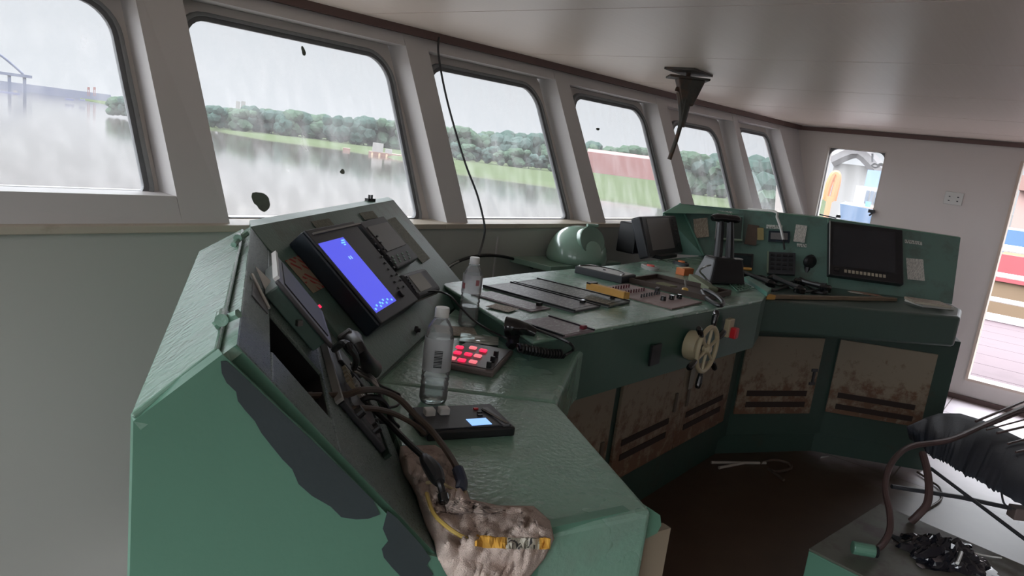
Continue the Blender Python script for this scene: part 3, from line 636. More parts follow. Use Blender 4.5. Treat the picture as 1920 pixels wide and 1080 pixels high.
MB().add([p for p in ep2] + [p - en * .02 for p in ep2], [tuple(range(len(ep2))), tuple(range(2 * len(ep2) - 1, len(ep2) - 1, -1))] + [(i, (i + 1) % len(ep2), len(ep2) + (i + 1) % len(ep2), len(ep2) + i) for i in range(len(ep2))]).build('end_panel', GREEN, wing, world=True)
cb = [endp(1090, 1030, -.012), endp(1258, 990, -.012)]; cbz = .93; k0 = cb[0] - en * 0; k1 = cb[1]
MB().hexa([V((k0.x, k0.y, 0)), V((k1.x, k1.y, 0)), V((k1.x - en.x * .02, k1.y - en.y * .02, 0)), V((k0.x - en.x * .02, k0.y - en.y * .02, 0))], [V((k0.x, k0.y, k1.z)), V((k1.x, k1.y, k1.z)), V((k1.x - en.x * .02, k1.y - en.y * .02, k1.z)), V((k0.x - en.x * .02, k0.y - en.y * .02, k1.z))]).build('side_board', RUSTDOOR, wing, world=True)
def patch(pxs, off, m, parent, name, fn=endp):
    P = [fn(x, y, off) for x, y in pxs]; nn = en
    MB().add(P + [p - nn * .0008 for p in P], [tuple(range(len(P))), tuple(range(2 * len(P) - 1, len(P) - 1, -1))] + [(i, (i + 1) % len(P), len(P) + (i + 1) % len(P), len(P) + i) for i in range(len(P))]).build(name, m, parent, world=True)
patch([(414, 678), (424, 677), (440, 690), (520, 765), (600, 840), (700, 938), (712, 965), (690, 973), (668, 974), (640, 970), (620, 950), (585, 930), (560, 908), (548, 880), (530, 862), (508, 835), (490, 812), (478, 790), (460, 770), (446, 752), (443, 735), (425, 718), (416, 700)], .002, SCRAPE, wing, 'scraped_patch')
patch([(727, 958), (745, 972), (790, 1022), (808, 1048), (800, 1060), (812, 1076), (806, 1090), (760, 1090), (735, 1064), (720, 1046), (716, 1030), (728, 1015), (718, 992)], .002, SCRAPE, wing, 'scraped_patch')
# sloped instrument face with a rectangular cut-out
bn_ = (bF - bN).cross(rN - bN).normalized(); bn_ = bn_ if bn_.dot(CAM - bN) > 0 else -bn_
BX = (rF - rN).normalized(); BYd = bn_.cross(BX); BYd = BYd if BYd.z < 0 else -BYd      # BYd runs down the slope
def bp(t, s, off=0): return rN + BX * t + BYd * s + bn_ * off
def bpx(px, py, off=0):
    p = pl(px, py, rN + bn_ * off, bn_) - rN; return p.dot(BX), p.dot(BYd)
h1 = bpx(513, 582); h2 = bpx(513, 656); h3 = bpx(628, 790)
ht0, ht1, hs0, hs1 = h2[0], h1[0], h1[1], h3[1]
LB = (bF - rF).dot(BYd); LBn = (bN - rN).dot(BYd); Lt = (rF - rN).length
mb = MB(); TH_ = .03
def bslab(q): mb.hexa([p - bn_ * TH_ for p in q], q)
tn = (bN - rN).dot(BX); tf = (bF - rN).dot(BX)
bslab([bp(0, 0), bp(Lt, 0), bp(Lt + (tf - Lt) * hs0 / LB, hs0), bp(tn * hs0 / LBn, hs0)])
bslab([bp(tn * hs0 / LBn, hs0), bp(ht0, hs0), bp(ht0, hs1), bp(tn * hs1 / LBn, hs1)])
bslab([bp(ht1, hs0), bp(Lt + (tf - Lt) * hs0 / LB, hs0), bp(Lt + (tf - Lt) * hs1 / LB, hs1), bp(ht1, hs1)])
bslab([bp(tn * hs1 / LBn, hs1), bp(Lt + (tf - Lt) * hs1 / LB, hs1), bp(tf, LB), bp(tn, LBn)])
mb.build('instrument_face', GREEN_SPECK, wing, world=True, bevel=.003)
# thin painted strip closing the near edge of the face
q = [bp(-.002, 0, -.001), bp(tn - .002, LBn, -.001)]; MB().hexa([q[0] - bn_ * .034, q[1] - bn_ * .034, q[1] - bn_ * .034 + BX * .004, q[0] - bn_ * .034 + BX * .004], [q[0], q[1], q[1] + BX * .004, q[0] + BX * .004]).build('edge_strip', GREEN, wing, world=True)
mb = MB(); c0 = bp((ht0 + ht1) / 2, (hs0 + hs1) / 2, -.12); M3 = Matrix((BX, BYd, bn_)).transposed()
for (dx, dy, sx_, sy_) in ((-1, 0, .004, 1), (1, 0, .004, 1), (0, -1, 1, .004), (0, 1, 1, .004)):
    wx, wy = (ht1 - ht0), (hs1 - hs0); mb.box(c0 + BX * dx * wx / 2 + BYd * dy * wy / 2 + bn_ * .045, (wx if sx_ == 1 else .004, wy if sy_ == 1 else .004, .14), M3)
mb.box(c0 - bn_ * .03, (ht1 - ht0, hs1 - hs0, .004), M3); mb.build('empty_bay', HOLE, wing, world=True)
# back slope with the hinged lid
gN, gF = hz(417, 664, 1.262), hz(463, 432, 1.28); sn = (ob_f - ob_n).cross(rN - ob_n).normalized(); sn = sn if sn.z > 0 else -sn
MB().slab([ob_n, ob_f, rF, rN], sn, .012).build('back_slope', GREEN_TOP, wing, world=True)
def onsl(px, py, off=0): return pl(px, py, ob_n + sn * off, sn)
L4 = [onsl(252, 789), onsl(376, 477), onsl(459, 434), onsl(414, 662)]
MB().slab([p + sn * .008 for p in L4], sn, .008).build('back_lid', GREEN_TOP, wing, world=True, bevel=.003)
for (a, b, c) in (((402, 612), (420, 600), (447, 588)), ((438, 459), (448, 448), (463, 437))):
    A_, B_, C_ = (onsl(*p, .014) for p in (a, b, c)); mb = MB(); mb.tube([A_, B_, C_], .006, seg=6, smooth=0)
    h_ = mb.build('hinge', GREEN_TOP, wing, world=True); cyl(B_ - BX * .014 + sn * .004, B_ + BX * .014 + sn * .004, .008).build('hinge_barrel', GREEN_TOP, h_, world=True)
# desk of the wing
MB().prism([(bN.x + .0, bN.y), (fc.x, fc.y), (seam.x, seam.y), (bF.x, bF.y)], .80, ZD).build('worktop', GREEN_TOP, wing, world=True, bevel=.012, bseg=3)
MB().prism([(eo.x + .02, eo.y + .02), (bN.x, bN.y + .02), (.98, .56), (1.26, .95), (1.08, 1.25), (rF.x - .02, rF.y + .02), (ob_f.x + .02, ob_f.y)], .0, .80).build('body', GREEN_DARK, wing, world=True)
MB().hexa([V((eo.x + .01, eo.y, .8)), V((bN.x, bN.y, .8)), V((bF.x, bF.y, .8)), V((ob_f.x, ob_f.y, .8))], [V((eo.x + .01, eo.y, 1.16)), V((eo.x + .1, eo.y + .0, 1.16)), V((ob_f.x + .08, ob_f.y - .05, 1.16)), V((ob_f.x, ob_f.y, 1.16))]).build('back_box', GREEN, wing, world=True)

# angled corner section with the blue screen ------------------------------
aBL, aBR = V((1.10, 1.22, ZD)), V((2.09, 1.82, ZD)); aTL = rF.copy(); aTR = hz(738, 375, 1.29)
an = (aBR - aBL).cross(aTL - aBL).normalized(); an = an if an.dot(CAM - aBL) > 0 else -an
corner = thing('console_corner_section', 'angled green console section carrying the blue lit screen', 'console', (1.5, 1.5, 0))
MB().slab([aBL, aBR, aTR, aTL], an, .02).build('instrument_face', GREEN_PANEL, corner, world=True, bevel=.002)
bk = V((.055, .095, 0))
MB().hexa([aTL, aTR, aTR + bk, aTL + bk], [p + V((0, 0, -.02)) for p in (aTL, aTR, aTR + bk, aTL + bk)]).build('top_strip', GREEN, corner, world=True)
MB().hexa([V((p.x, p.y, .0)) for p in (aBL, aBR, aTR + bk, aTL + bk)], [V((aBL.x, aBL.y, .95)), V((aBR.x, aBR.y, .95)), V((aTR.x, aTR.y, 1.26)) + bk, V((aTL.x, aTL.y, 1.26)) + bk]).build('back_box', GREEN, corner, world=True)
dk_ = [bF, seam, V((1.773, 1.089, ZD)), V((1.86, 1.12, ZD)), V((2.09, 1.82, ZD))]
MB().prism([(p.x, p.y) for p in dk_], .80, ZD).build('worktop', GREEN_TOP, corner, world=True, bevel=.014, bseg=3)
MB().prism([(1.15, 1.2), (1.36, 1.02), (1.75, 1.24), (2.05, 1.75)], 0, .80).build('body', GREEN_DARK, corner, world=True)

# long middle section -----------------------------------------------------
main = thing('console_middle_section', 'long green middle console section behind the steering wheel', 'console', (2.7, 1.5, 0))
mt = [hz(1000, 640, ZM), hz(1430, 562, ZM), hz(1440, 548, ZM), hz(1392, 518, ZM), hz(1310, 480, ZM), hz(1210, 489, ZM), hz(1153, 497, ZM), hz(980, 512, ZM), hz(827, 531, ZM)]
YF = 1.30; YA = 1.12
MB().prism([(p.x, p.y) for p in mt], ZM - .012, ZM).build('worktop', GREEN_TOP, main, world=True, bevel=.005)
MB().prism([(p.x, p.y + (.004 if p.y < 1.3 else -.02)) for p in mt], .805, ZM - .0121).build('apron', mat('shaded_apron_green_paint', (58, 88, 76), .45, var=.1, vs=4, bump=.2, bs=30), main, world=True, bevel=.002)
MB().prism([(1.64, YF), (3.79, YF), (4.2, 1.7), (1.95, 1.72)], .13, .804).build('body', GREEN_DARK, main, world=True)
MB().prism([(1.7, 1.345), (3.80, 1.345), (4.1, 1.6), (1.95, 1.6)], 0, .13).build('kick_plate', GREEN_DARK, main, world=True)
def ydoor(x0, x1, z0, z1, slots, handle, name='cabinet_door'):
    c = V(((x0 + x1) / 2, YF - .008, (z0 + z1) / 2)); d = B(c, (x1 - x0, .014, z1 - z0)).build(name, RUSTDOOR, main, world=True, bevel=.002)
    for (a, b, z) in slots: B(((a + b) / 2, YF - .0165, z), (b - a, .004, .028)).build('vent_slot', mat('dark_rust_slot', (44, 32, 26), .8), d, world=True)
    if handle: B((handle[0], YF - .019, handle[1]), (.022, .008, .09)).build('door_handle', mat('dull_handle', (84, 74, 62), .5), d, world=True)
def yx(px, py): return ax(px, py, 1, YF)
ydoor(2.02, 2.41, .24, .80, [], (2.36, .42))
sl_ = [(yx(1159, 826), yx(1247, 789)), (yx(1155, 855), yx(1241, 814))]; sr_ = [(yx(1280, 775), yx(1349, 744)), (yx(1275, 799), yx(1344, 765))]
ydoor(2.47, 3.045, .25, .80, [(a.x, b.x, (a.z + b.z) / 2) for a, b in sl_], (2.985, .50)); ydoor(3.055, 3.66, .25, .80, [(a.x, b.x, (a.z + b.z) / 2) for a, b in sr_], (3.115, .50))
o = B((2.26, 1.076, .90), (.07, .008, .075)).build('vent_grille', BLACK, main, world=True)

# right hand section: two facets ------------------------------------------
right = thing('console_right_section', 'green right console section with the large dark monitor', 'console', (4.5, 1.0, 0))
K1, K2, K3 = V((3.80, 1.345, 0)), V((4.38, .983, 0)), V((4.68, .457, 0))
rf = [hz(1430, 562, ZD), hz(1612, 578, ZD), hz(1802, 594, ZD)]
az_ = math.radians(-57); h_2 = V((math.sin(az_), -math.cos(az_), 0)); ln_ = math.radians(30); n2p = h_2 * math.cos(ln_) + UP * math.sin(ln_)
cBR = hz(1785, 570, ZD); cBM = pl(1551, 540, cBR, n2p); cTM = pl(1553, 410, cBR, n2p); cTR = pl(1801, 447, cBR, n2p); cTL = V((4.384, 2.092, 1.327)); cBL = V((4.30, 1.829, ZM))
wt = MB().prism([(p.x, p.y) for p in (rf[0], rf[1], rf[2], V((4.75, .44, 0)), cBR, cBM + V((.05, .05, 0)), V((4.3, 1.82, 0)), V((3.80, 1.36, 0)))], .80, ZD)
wt.build('worktop', mat('right_green_paint', (62, 82, 75), .38, var=.1, vs=4, bump=.2, bs=30), right, world=True, bevel=.02, bseg=4)
def f1(P0, P1): d = (P1 - P0).normalized(); n = V((d.y, -d.x, 0)); n = n if n.dot(-P0) > 0 else -n; return d, n
d1, n1 = f1(K1, K2); d2, n2 = f1(K2, K3)
j = K2 + (n1 + n2).normalized() * .047
MB().prism([(p.x, p.y) for p in (K1 + n1 * .045 - d1 * .03, j, K3 + n2 * .045 + d2 * .04, V((5.0, .50, 0)), V((5.0, 1.2, 0)), V((4.3, 1.7, 0)), V((3.9, 1.5, 0)))], .13, .80).build('body', GREEN_DARK, right, world=True, bevel=.003)
MB().prism([(p.x, p.y) for p in (K1, K2, K3 + d2 * .03, V((5.0, .52, 0)), V((5.0, 1.2, 0)), V((4.0, 1.5, 0)))], 0, .13).build('kick_plate', GREEN_DARK, right, world=True)
def fdoor(P0, n, d, quad, slots, handle):
    po = P0 + n * .053; Q = [pl(x, y, po, n) for x, y in quad]; zt = (Q[0].z + Q[1].z) / 2; zb_ = (Q[2].z + Q[3].z) / 2
    u = [(q - P0).dot(d) for q in Q]; u0, u1 = (u[0] + u[3]) / 2, (u[1] + u[2]) / 2; M3 = Matrix((d, n.cross(d) if n.cross(d).z > 0 else d.cross(n), n)).transposed()
    def bx(ua, ub, za, zb__, off, th): return MB().box(P0 + d * (ua + ub) / 2 + n * off + UP * (za + zb__) / 2, (ub - ua, zb__ - za, th), Matrix((d, UP, n)).transposed())
    dr = bx(u0, u1, zb_, zt, .051, .012).build('cabinet_door', RUSTDOOR, right, world=True, bevel=.002)
    for s_ in slots:
        a = pl(*s_[0], po, n); b = pl(*s_[1], po, n); ua, ub = (a - P0).dot(d), (b - P0).dot(d); z = (a.z + b.z) / 2
        bx(ua, ub, z - .016, z + .016, .0575, .004).build('vent_slot', mat('dark_rust_slot', (44, 32, 26), .8), dr, world=True)
    if handle:
        a = pl(*handle, po, n); ua = (a - P0).dot(d); hh_ = bx(ua - .006, ua + .006, a.z - .04, a.z + .04, .062, .01).build('door_handle', DGREY, dr, world=True)
        for k in (-.04, .04): bx(ua - .02, ua + .02, a.z + k - .008, a.z + k + .008, .0615, .008).build('handle_plate', DGREY, hh_, world=True)
fdoor(K1, n1, d1, [(1402, 632), (1544, 632), (1520, 776), (1377, 775)], [((1399, 737), (1511, 737)), ((1397, 757), (1507, 758))], (1523, 706))
fdoor(K2, n2, d2, [(1577, 637), (1758, 664), (1727, 799), (1546, 774)], [((1570, 741), (1715, 763)), ((1566, 761), (1710, 785))], None)
rn1 = (cBM - cBL).cross(cTL - cBL).normalized(); rn1 = rn1 if rn1.dot(CAM - cBL) > 0 else -rn1
rn1 = ((cBM - cTL).cross(cTM - cBL)).normalized(); rn1 = rn1 if rn1.dot(CAM - cBL) > 0 else -rn1
rn2 = ((cBR - cTM).cross(cTR - cBM)).normalized(); rn2 = rn2 if rn2.dot(CAM - cBM) > 0 else -rn2
rbk = V((.12, .03, 0))
MB().hexa([cBL - rn1 * .02 - UP * .06, cBM - rn1 * .02, cTM - rn1 * .02, cTL - rn1 * .02], [cBL - UP * .06, cBM, cTM, cTL]).build('instrument_face', GREEN_PANEL, right, world=True)
f_ = MB().hexa([cBM - rn2 * .02, cBR - rn2 * .02, cTR - rn2 * .02, cTM - rn2 * .02], [cBM, cBR, cTR, cTM]).build('instrument_face', GREEN_PANEL, right, world=True)
T([cBM + rn2 * .003, cTM + rn2 * .003], .005, smooth=0).build('corner_weld', GREEN, right, world=True)
eb = [V((4.20, 2.11, 1.262)), V((4.20, 2.11, 1.0))]
MB().hexa([cTL, eb[0], eb[1], cBL], [p + V((.02, .012, 0)) for p in (cTL, eb[0], eb[1], cBL)]).build('end_face', BRIGHTGREEN, right, world=True, bevel=.002)
T([cTL + V((-.004, 0, 0)), cBL + V((-.004, 0, 0))], .008, smooth=0).build('edge_bead', BRIGHTGREEN, right, world=True)
MB().add([eb[0], cTL, cTM, cTR, cTR + rbk, cTM + V((.1, .12, 0))], [(0, 1, 2, 5), (5, 2, 3, 4)]).build('top_strip', GREEN, right, world=True, solid=.01)
MB().prism([(4.86, 1.25), (5.24, .64), (5.55, .85), (5.15, 1.5)], 0, 1.25).build('back_box', GREEN_DARK, right, world=True)

# ------------------------------------------------------------------ things on the console
def flat(quad, p0, n, lift, t, name, m, parent, bevel=0):     # thin slab lying on a plane, outline squared from four surveyed corners
    M, wd, hh = fit(quad, p0, n, lift); mb = B((0, 0, -t / 2), (wd, hh, t)); mb.v = [M @ p for p in mb.v]
    return mb.build(name, m, parent, world=True, bevel=bevel)
def panel_thing(name, label, cat, quad, p0, n, lift=0.0, group=None):
    M, wd, hh = fit(quad, p0, n, lift); return thing(name, label, cat, M, group), wd, hh
def lin2(a, b, t): return (a[0] + (b[0] - a[0]) * t, a[1] + (b[1] - a[1]) * t)
PAPER = printed('printed_paper', (176, 168, 150), (110, 84, 76), 70, 260, .45); PAPERW = printed('white_printed_paper', (206, 204, 196), (120, 120, 116), 90, 300, .5)
STICKER = printed('worn_sticker', (118, 120, 106), (84, 88, 78), 90, 200, .5); LABELW = printed('white_label_text', (196, 200, 192), (90, 96, 92), 160, 60, .5); REDPAPER = printed('red_black_notice', (150, 140, 120), (150, 52, 50), 30, 40, .5)

# blue lit display
r, wd, hh = panel_thing('radar_display', 'dark framed display with a bright blue lit screen on the angled panel', 'display', [(587, 436), (676, 417), (770, 567), (698, 611)], aBL, an, .055)
B((0, 0, -.028), (wd, hh, .052)).build('housing', BLUEGREY, r, bevel=.006)
B((0, 0, .001), (wd * .99, hh * .99, .008)).build('bezel', DGREY, r, bevel=.003)
sc = flat([(609, 457), (654, 445), (734, 565), (695, 589)], aBL, an, .0605, .002, 'screen', BLUELED, r)
Msc, sw, sh_ = fit([(609, 457), (654, 445), (734, 565), (695, 589)], aBL, an, .0612)
def sp(u, v): return Msc @ V((u * sw, v * sh_, .0003))
def glyph(list_, w_, h_, name, m):
    mb = MB()
    for (u, v) in list_: mb.box(sp(u, v), (w_, h_, .0006), Msc.to_3x3())
    return mb.build(name, m, sc, world=True)
glyph([(.12, .22), (.20, .22)], .006, .010, 'number_readout', PALEBLUE)
glyph([(.36, .46), (.42, .46), (.30, .43), (.38, .43), (.34, .40)], .012, .004, 'corner_readout', CYANTXT)
glyph([(-.42, -.46), (-.30, -.43), (-.18, -.46), (-.05, -.44), (.10, -.46), (.22, -.43), (.36, -.46), (-.12, -.42), (.05, -.41)], .009, .006, 'status_line', CYANTXT)
for k in range(9):
    q = lin2((697, 446), (747, 540), k / 8)
    for j_ in range(2):
        p = pl(q[0] + j_ * 10, q[1] - j_ * 3, aBL + an * .06, an); mb = MB().box(p, (.012, .006, .006), Msc.to_3x3()); mb.build('button', BLACK, r, world=True, bevel=.0015)
pk = pl(752, 551, aBL + an * .062, an); mb = MB().lathe([(.011, -.004), (.011, .004), (.009, .006)], 14, frame(pk, Msc.to_3x3().col[0], Msc.to_3x3().col[1])); mb.build('round_pad', BLACK, r, world=True)
flat([(587, 436), (676, 417), (677.5, 419.5), (589, 439)], aBL, an, .064, .006, 'top_hood', LGREY, r)

# sounder with keypad and small plotter
r, wd, hh = panel_thing('echo_sounder', 'grey instrument with blank screen and green keypad right of the blue display', 'instrument', [(684, 420), (728, 406), (776, 484), (735, 502)], aBL, an, .03)
B((0, 0, -.014), (wd, hh, .032)).build('housing', DGREY, r, bevel=.005)
flat([(694, 427), (731, 416), (757, 458), (722, 470)], aBL, an, .0345, .002, 'screen', SCREEN, r)
GK = mat('pale_green_key', (120, 150, 134), .5)
for a in range(4):
    for b in range(3):
        p = pl(738 + a * 9 + b * 2.6 - 2, 482 - a * 3.2 + b * 5.6, aBL + an * .032, an); MB().box(p, (.012, .0065, .004), Msc.to_3x3()).build('key', GK, r, world=True)
r, wd, hh = panel_thing('satellite_navigator', 'small pale rimmed plotter with row of keys low on the angled panel', 'instrument', [(757, 515), (800, 500), (826, 543), (784, 556)], aBL, an, .06)
B((0, 0, -.02), (wd, hh, .04)).build('housing', DGREY, r, bevel=.012, bseg=3); B((0, 0, -.022), (wd * 1.06, hh * 1.06, .02)).build('rim', LGREY, r, bevel=.012)
flat([(770, 519), (792, 511), (807, 538), (786, 546)], aBL, an, .0615, .002, 'screen', SCREENL, r)
for k in range(6):
    q = lin2((764, 519), (781, 547), k / 5); p = pl(*q, aBL + an * .062, an); MB().box(p, (.013, .006, .003), Msc.to_3x3()).build('key', BLACK, r, world=True)
B((0, -hh * .2, -.05), (.03, .02, .03)).build('bracket', BLACK, r)
o = flat([(734, 411), (744, 413), (803, 478), (783, 497)], aBL, an, .003, .002, 'sticker_strip', STICKER, None); prop(o, 'worn grey sticker strip along the right of the keypad instrument', 'sticker')
o = flat([(587, 415), (618, 411), (629, 424), (594, 433)], aBL, an, .002, .001, 'nameplate', STICKER, None); prop(o, 'faded brown nameplate above the blue lit display', 'nameplate')
o = flat([(675, 400), (700, 395), (708, 408), (683, 412)], aBL, an, .002, .001, 'nameplate', STICKER, None); prop(o, 'faded nameplate above the blank grey instrument screen', 'nameplate')
o = flat([(540, 486), (571, 479), (607, 534), (583, 553)], aBL, an, .003, .001, 'notice', REDPAPER, None); prop(o, 'torn red and grey printed notice left of the blue lit display', 'notice')
p = pl(778, 618, aBL, an); mb = MB().lathe([(.011, 0), (.011, .008), (.006, .01), (.006, .016)], 14, frame(p, aBR - aBL, UP)); o = mb.build('panel_knob', DGREY, smooth=True); prop(o, 'small dark round knob below the blue display near the bottle', 'knob')
p = pl(596, 577, aBL + an * .006, an); o = MB().box(p, (.018, .008, .01), Msc.to_3x3()).build('warning_lamp', REDLIT); prop(o, 'small red lit lamp beside the grey hood', 'lamp')
r = thing('cable_plug', 'small black two pin plug on the top edge of the angled panel', 'plug', hz(694, 377, 1.29)); B((0, 0, .004), (.035, .02, .012)).build('body', BLACK, r)
for k in (-.006, .006): B((k, 0, .016), (.004, .008, .014)).build('pin', BLACK, r)

# near wing: projecting hood, radio, handset, cables
M3B = Matrix((BX, BYd, bn_)).transposed()
def bb(t0, t1, s0, s1, o0, o1): return MB().box(bp((t0 + t1) / 2, (s0 + s1) / 2, (o0 + o1) / 2), (t1 - t0, s1 - s0, o1 - o0), M3B)
r = thing('instrument_hood', 'projecting green framed instrument hood with pale edges on the near face', 'instrument', frame(bp(.5, .1, 0), BX, -BYd))
bb(.405, .62, .048, .178, .001, .028).build('housing', GREEN_PANEL, r, world=True, bevel=.003)
bb(.395, .64, .038, .19, .028, .036).build('front_frame', MGREY, r, world=True, bevel=.003)
bb(.42, .62, .055, .175, .036, .038).build('screen', DGREY, r, world=True)
bb(.395, .64, .032, .038, .030, .040).build('bright_edge', WHITE, r, world=True)
B(bp(.40, .12, .016), (.010, .008, .010)).build('latch', STEEL, r, world=True)
r = thing('paper_slip', 'folded white paper slip sticking out of the near face by the hood', 'paper', bp(.47, .03, 0)); mb = MB().add([bp(.55, .02, .002), bp(.44, .05, .002), bp(.46, .055, .018)], [(0, 1, 2)]); mb.build('slip', WHITE, r, world=True, solid=.0008)
for (a, b, lab) in (((497, 578), (513, 611), 'flat grey nameplate on the near face with a raised pale edge'),):
    r = thing('face_plate', lab, 'plate', bp(.38, .055, 0)); bb(.30, .40, .018, .055, 0, .002).build('plate', MGREY, r, world=True); T([bp(.43, .012, .004), bp(.33, .055, .004)], .0025, smooth=0).build('edge', WHITE, r, world=True)
# radio transceiver
r = thing('radio_transceiver', 'black radio set with white keys below the open bay on the near face', 'radio', frame(bp(.3, .3, 0), BX, -BYd))
bb(.25, .56, .228, .34, .001, .012).build('chassis', DGREY, r, world=True, bevel=.003)
bb(.24, .57, .216, .222, .001, .014).build('rack_rail', LGREY, r, world=True); bb(.24, .57, .343, .349, .001, .014).build('rack_rail', GREEN_DARK, r, world=True)
bb(.27, .37, .245, .325, .012, .016).build('front_plate', MGREY, r, world=True)
for a in range(5):
    for b in range(2): bb(.385 + a * .022, .397 + a * .022, .258 + b * .03, .274 + b * .03, .012, .020).build('key', WHITE if b else CREAM, r, world=True)
for t_ in (.26, .278, .54): MB().lathe([(.010, 0), (.009, .012), (.0, .013)], 14, frame(bp(t_, .31 if t_ > .27 else .262, .012), BX, -BYd)).build('tuning_knob', BLACK, r, world=True)
for k in range(3): T([bp(.40 + k * .02, .345, .03), bp(.40 + k * .02, .30, .05), bp(.44 + k * .02, .262, .03)], .003).build('metal_clip', STEEL, r, world=True)
# telephone style handset in its cradle
r = thing('radio_handset', 'black telephone style handset standing in its cradle beside the radio', 'handset', bp(.58, .30, 0))
hp = [pl(660, 640, bp(0, 0, .05), bn_), pl(672, 652, bp(0, 0, .06), bn_), pl(688, 676, bp(0, 0, .055), bn_), pl(696, 692, bp(0, 0, .04), bn_)]
MB().tube(hp, lambda t: .021 - .010 * math.sin(PI * t), seg=12).build('handle', BLACK, r, world=True, smooth=True)
MB().tube([hp[0] + bn_ * .012, hp[0] - bn_ * .018], lambda t: .024, seg=16, smooth=0).build('earpiece', BLACK, r, world=True, bevel=.004)
MB().tube([hp[3] + bn_ * .008, hp[3] - bn_ * .02], lambda t: .018, seg=16, smooth=0).build('mouthpiece', BLACK, r, world=True, bevel=.004)
bb(.50, .60, .25, .33, .0, .02).build('cradle', BLACK, r, world=True, bevel=.004)
T([pl(627, 655, bp(0, 0, .03), bn_), pl(642, 644, bp(0, 0, .06), bn_), pl(655, 650, bp(0, 0, .07), bn_), pl(668, 672, bp(0, 0, .05), bn_), pl(664, 690, bp(0, 0, .03), bn_)], .006).build('cord', CABLEB, r, world=True)
# coiled and loose cables hanging over the near face
def cable(name, label, pts, rad, m, parts=None, seg=8):
    P = [q if isinstance(q, V) else hz(*q) for q in pts]; r = thing(name, label, 'cable', P[0]); T(P, rad, seg=seg, smooth=6).build('sheath', m, r, world=True, smooth=True); return r, P
r, P = cable('brown_cable', 'thick dirty brown cable arching from the open bay over the towel', [bp(.2, .14, -.05), (640, 741, 1.13), (675, 732, 1.13), (712, 732, 1.10), (748, 748, 1.07), (780, 780, 1.045), (808, 806, 1.03), (838, 846, 1.02), (858, 880, 1.015), (866, 905, 1.005), (862, 922, 1.002)], .0058, CABLE)
MB().tube([P[8], P[9], P[10]], lambda t: .010, seg=10).build('blue_tape', mat('dark_blue_tape', (36, 44, 62), .5), r, world=True, smooth=True)
r, P = cable('brown_cable', 'thinner dirty brown cable crossing below the arching one', [bp(.14, .17, -.04), (640, 772, 1.11), (680, 765, 1.11), (725, 771, 1.08), (760, 786, 1.05), (785, 802, 1.03), (796, 812, 1.01)], .0048, CABLE)
MB().tube([hz(780, 790, 1.022), hz(797, 812, 1.012)], lambda t: .011, seg=8, smooth=0).build('connector', BLACK, r, world=True, bevel=.002)
r, P = cable('black_cable', 'heavy black cable ending in a plug above the towel', [bp(.22, .16, -.04), (650, 738, 1.09), (690, 760, 1.07), (725, 790, 1.06), (765, 830, 1.05), (795, 858, 1.045), (814, 884, 1.04), (824, 905, 1.035), (830, 925, 1.02)], .0055, CABLEB)
MB().tube([P[5], P[6], P[7]], lambda t: .0085 + .005 * math.sin(PI * t), seg=10).build('strain_relief', BLACK, r, world=True, smooth=True)
MB().tube([P[8], hz(833, 944, 1.01)], lambda t: .0095, seg=10, smooth=0).build('plug', BLACKG, r, world=True, bevel=.003)
r, P = cable('black_cable', 'thin black cable curling from the radio to the desk', [pl(700, 705, bp(0, 0, .03), bn_), (712, 722, 1.02), (735, 733, .995), (750, 742, .98), (745, 760, .985), (720, 765, 1.0)], .003, CABLEB)
r, P = cable('black_cable', 'black cable bundle looped beside the radio keys', [(655, 770, 1.06), (690, 745, 1.09), (720, 755, 1.07), (735, 790, 1.02), (745, 800, 1.0), (725, 790, 1.02), (690, 790, 1.05)], .0055, CABLEB)
r, P = cable('yellow_cable', 'pale yellow wire wound across the towel', [(800, 905, 1.012), (822, 904, 1.02), (850, 918, 1.01), (868, 928, 1.005), (872, 915, 1.0), (866, 905, 1.0)], .0028, mat('pale_yellow_wire', (170, 156, 120), .5))
r, P = cable('yellow_cable', 'yellowed flat wire running down to the towel band', [(800, 925, 1.012), (812, 960, 1.014), (835, 985, 1.012), (870, 1008, 1.005), (905, 1018, .998), (950, 1024, .99)], .0032, mat('yellowed_wire', (176, 150, 78), .5))

# towel: crumpled cloth over the desk and down the near end
def towel_pt(px, py, lift):
    p = hz(px, py, ZD + lift); d = (p - eo).dot(en)
    if d > .004: p = pl(px, py, eo + en * (.006 + lift), en)
    return p
LEFT = [(752, 838), (750, 858), (758, 888), (772, 908), (783, 930), (790, 955), (800, 985), (815, 1015), (822, 1045), (838, 1075), (860, 1100)]
RIGHT = [(815, 836), (850, 858), (868, 890), (872, 915), (880, 938), (935, 950), (1000, 951), (1030, 978), (1037, 1010), (1020, 1045), (975, 1100)]
mb = MB(); NU, NV = 60, 70
for j_ in range(NV + 1):
    t = j_ / NV * (len(LEFT) - 1); i = min(int(t), len(LEFT) - 2); f = t - i; L_ = lin2(LEFT[i], LEFT[i + 1], f); R_ = lin2(RIGHT[i], RIGHT[i + 1], f)
    for k in range(NU + 1):
        u = k / NU; q = lin2(L_, R_, u); e_ = min(u, 1 - u, j_ / NV + .02) * 9; e_ = min(1, e_)
        P3 = V((q[0] / 95, q[1] / 80, 0)); nz = abs(noise.noise(P3 * 1.6 + V((3, 1, 0)))) * .9 + abs(noise.noise(V((P3.x * 5.5 + P3.y * 2, P3.y * 1.6, 4)))) * .62 + abs(noise.noise(P3 * 3.1)) * .35 + abs(noise.noise(P3 * 8)) * .18
        lift = .004 + e_ * (.010 + .036 * nz) * (1.25 if q[1] < 960 else .8) + noise.noise(P3 * 30) * .0012
        mb.v.append(towel_pt(q[0], q[1], lift))
mb.f = [(j_ * (NU + 1) + k, j_ * (NU + 1) + k + 1, (j_ + 1) * (NU + 1) + k + 1, (j_ + 1) * (NU + 1) + k) for j_ in range(NV) for k in range(NU)]
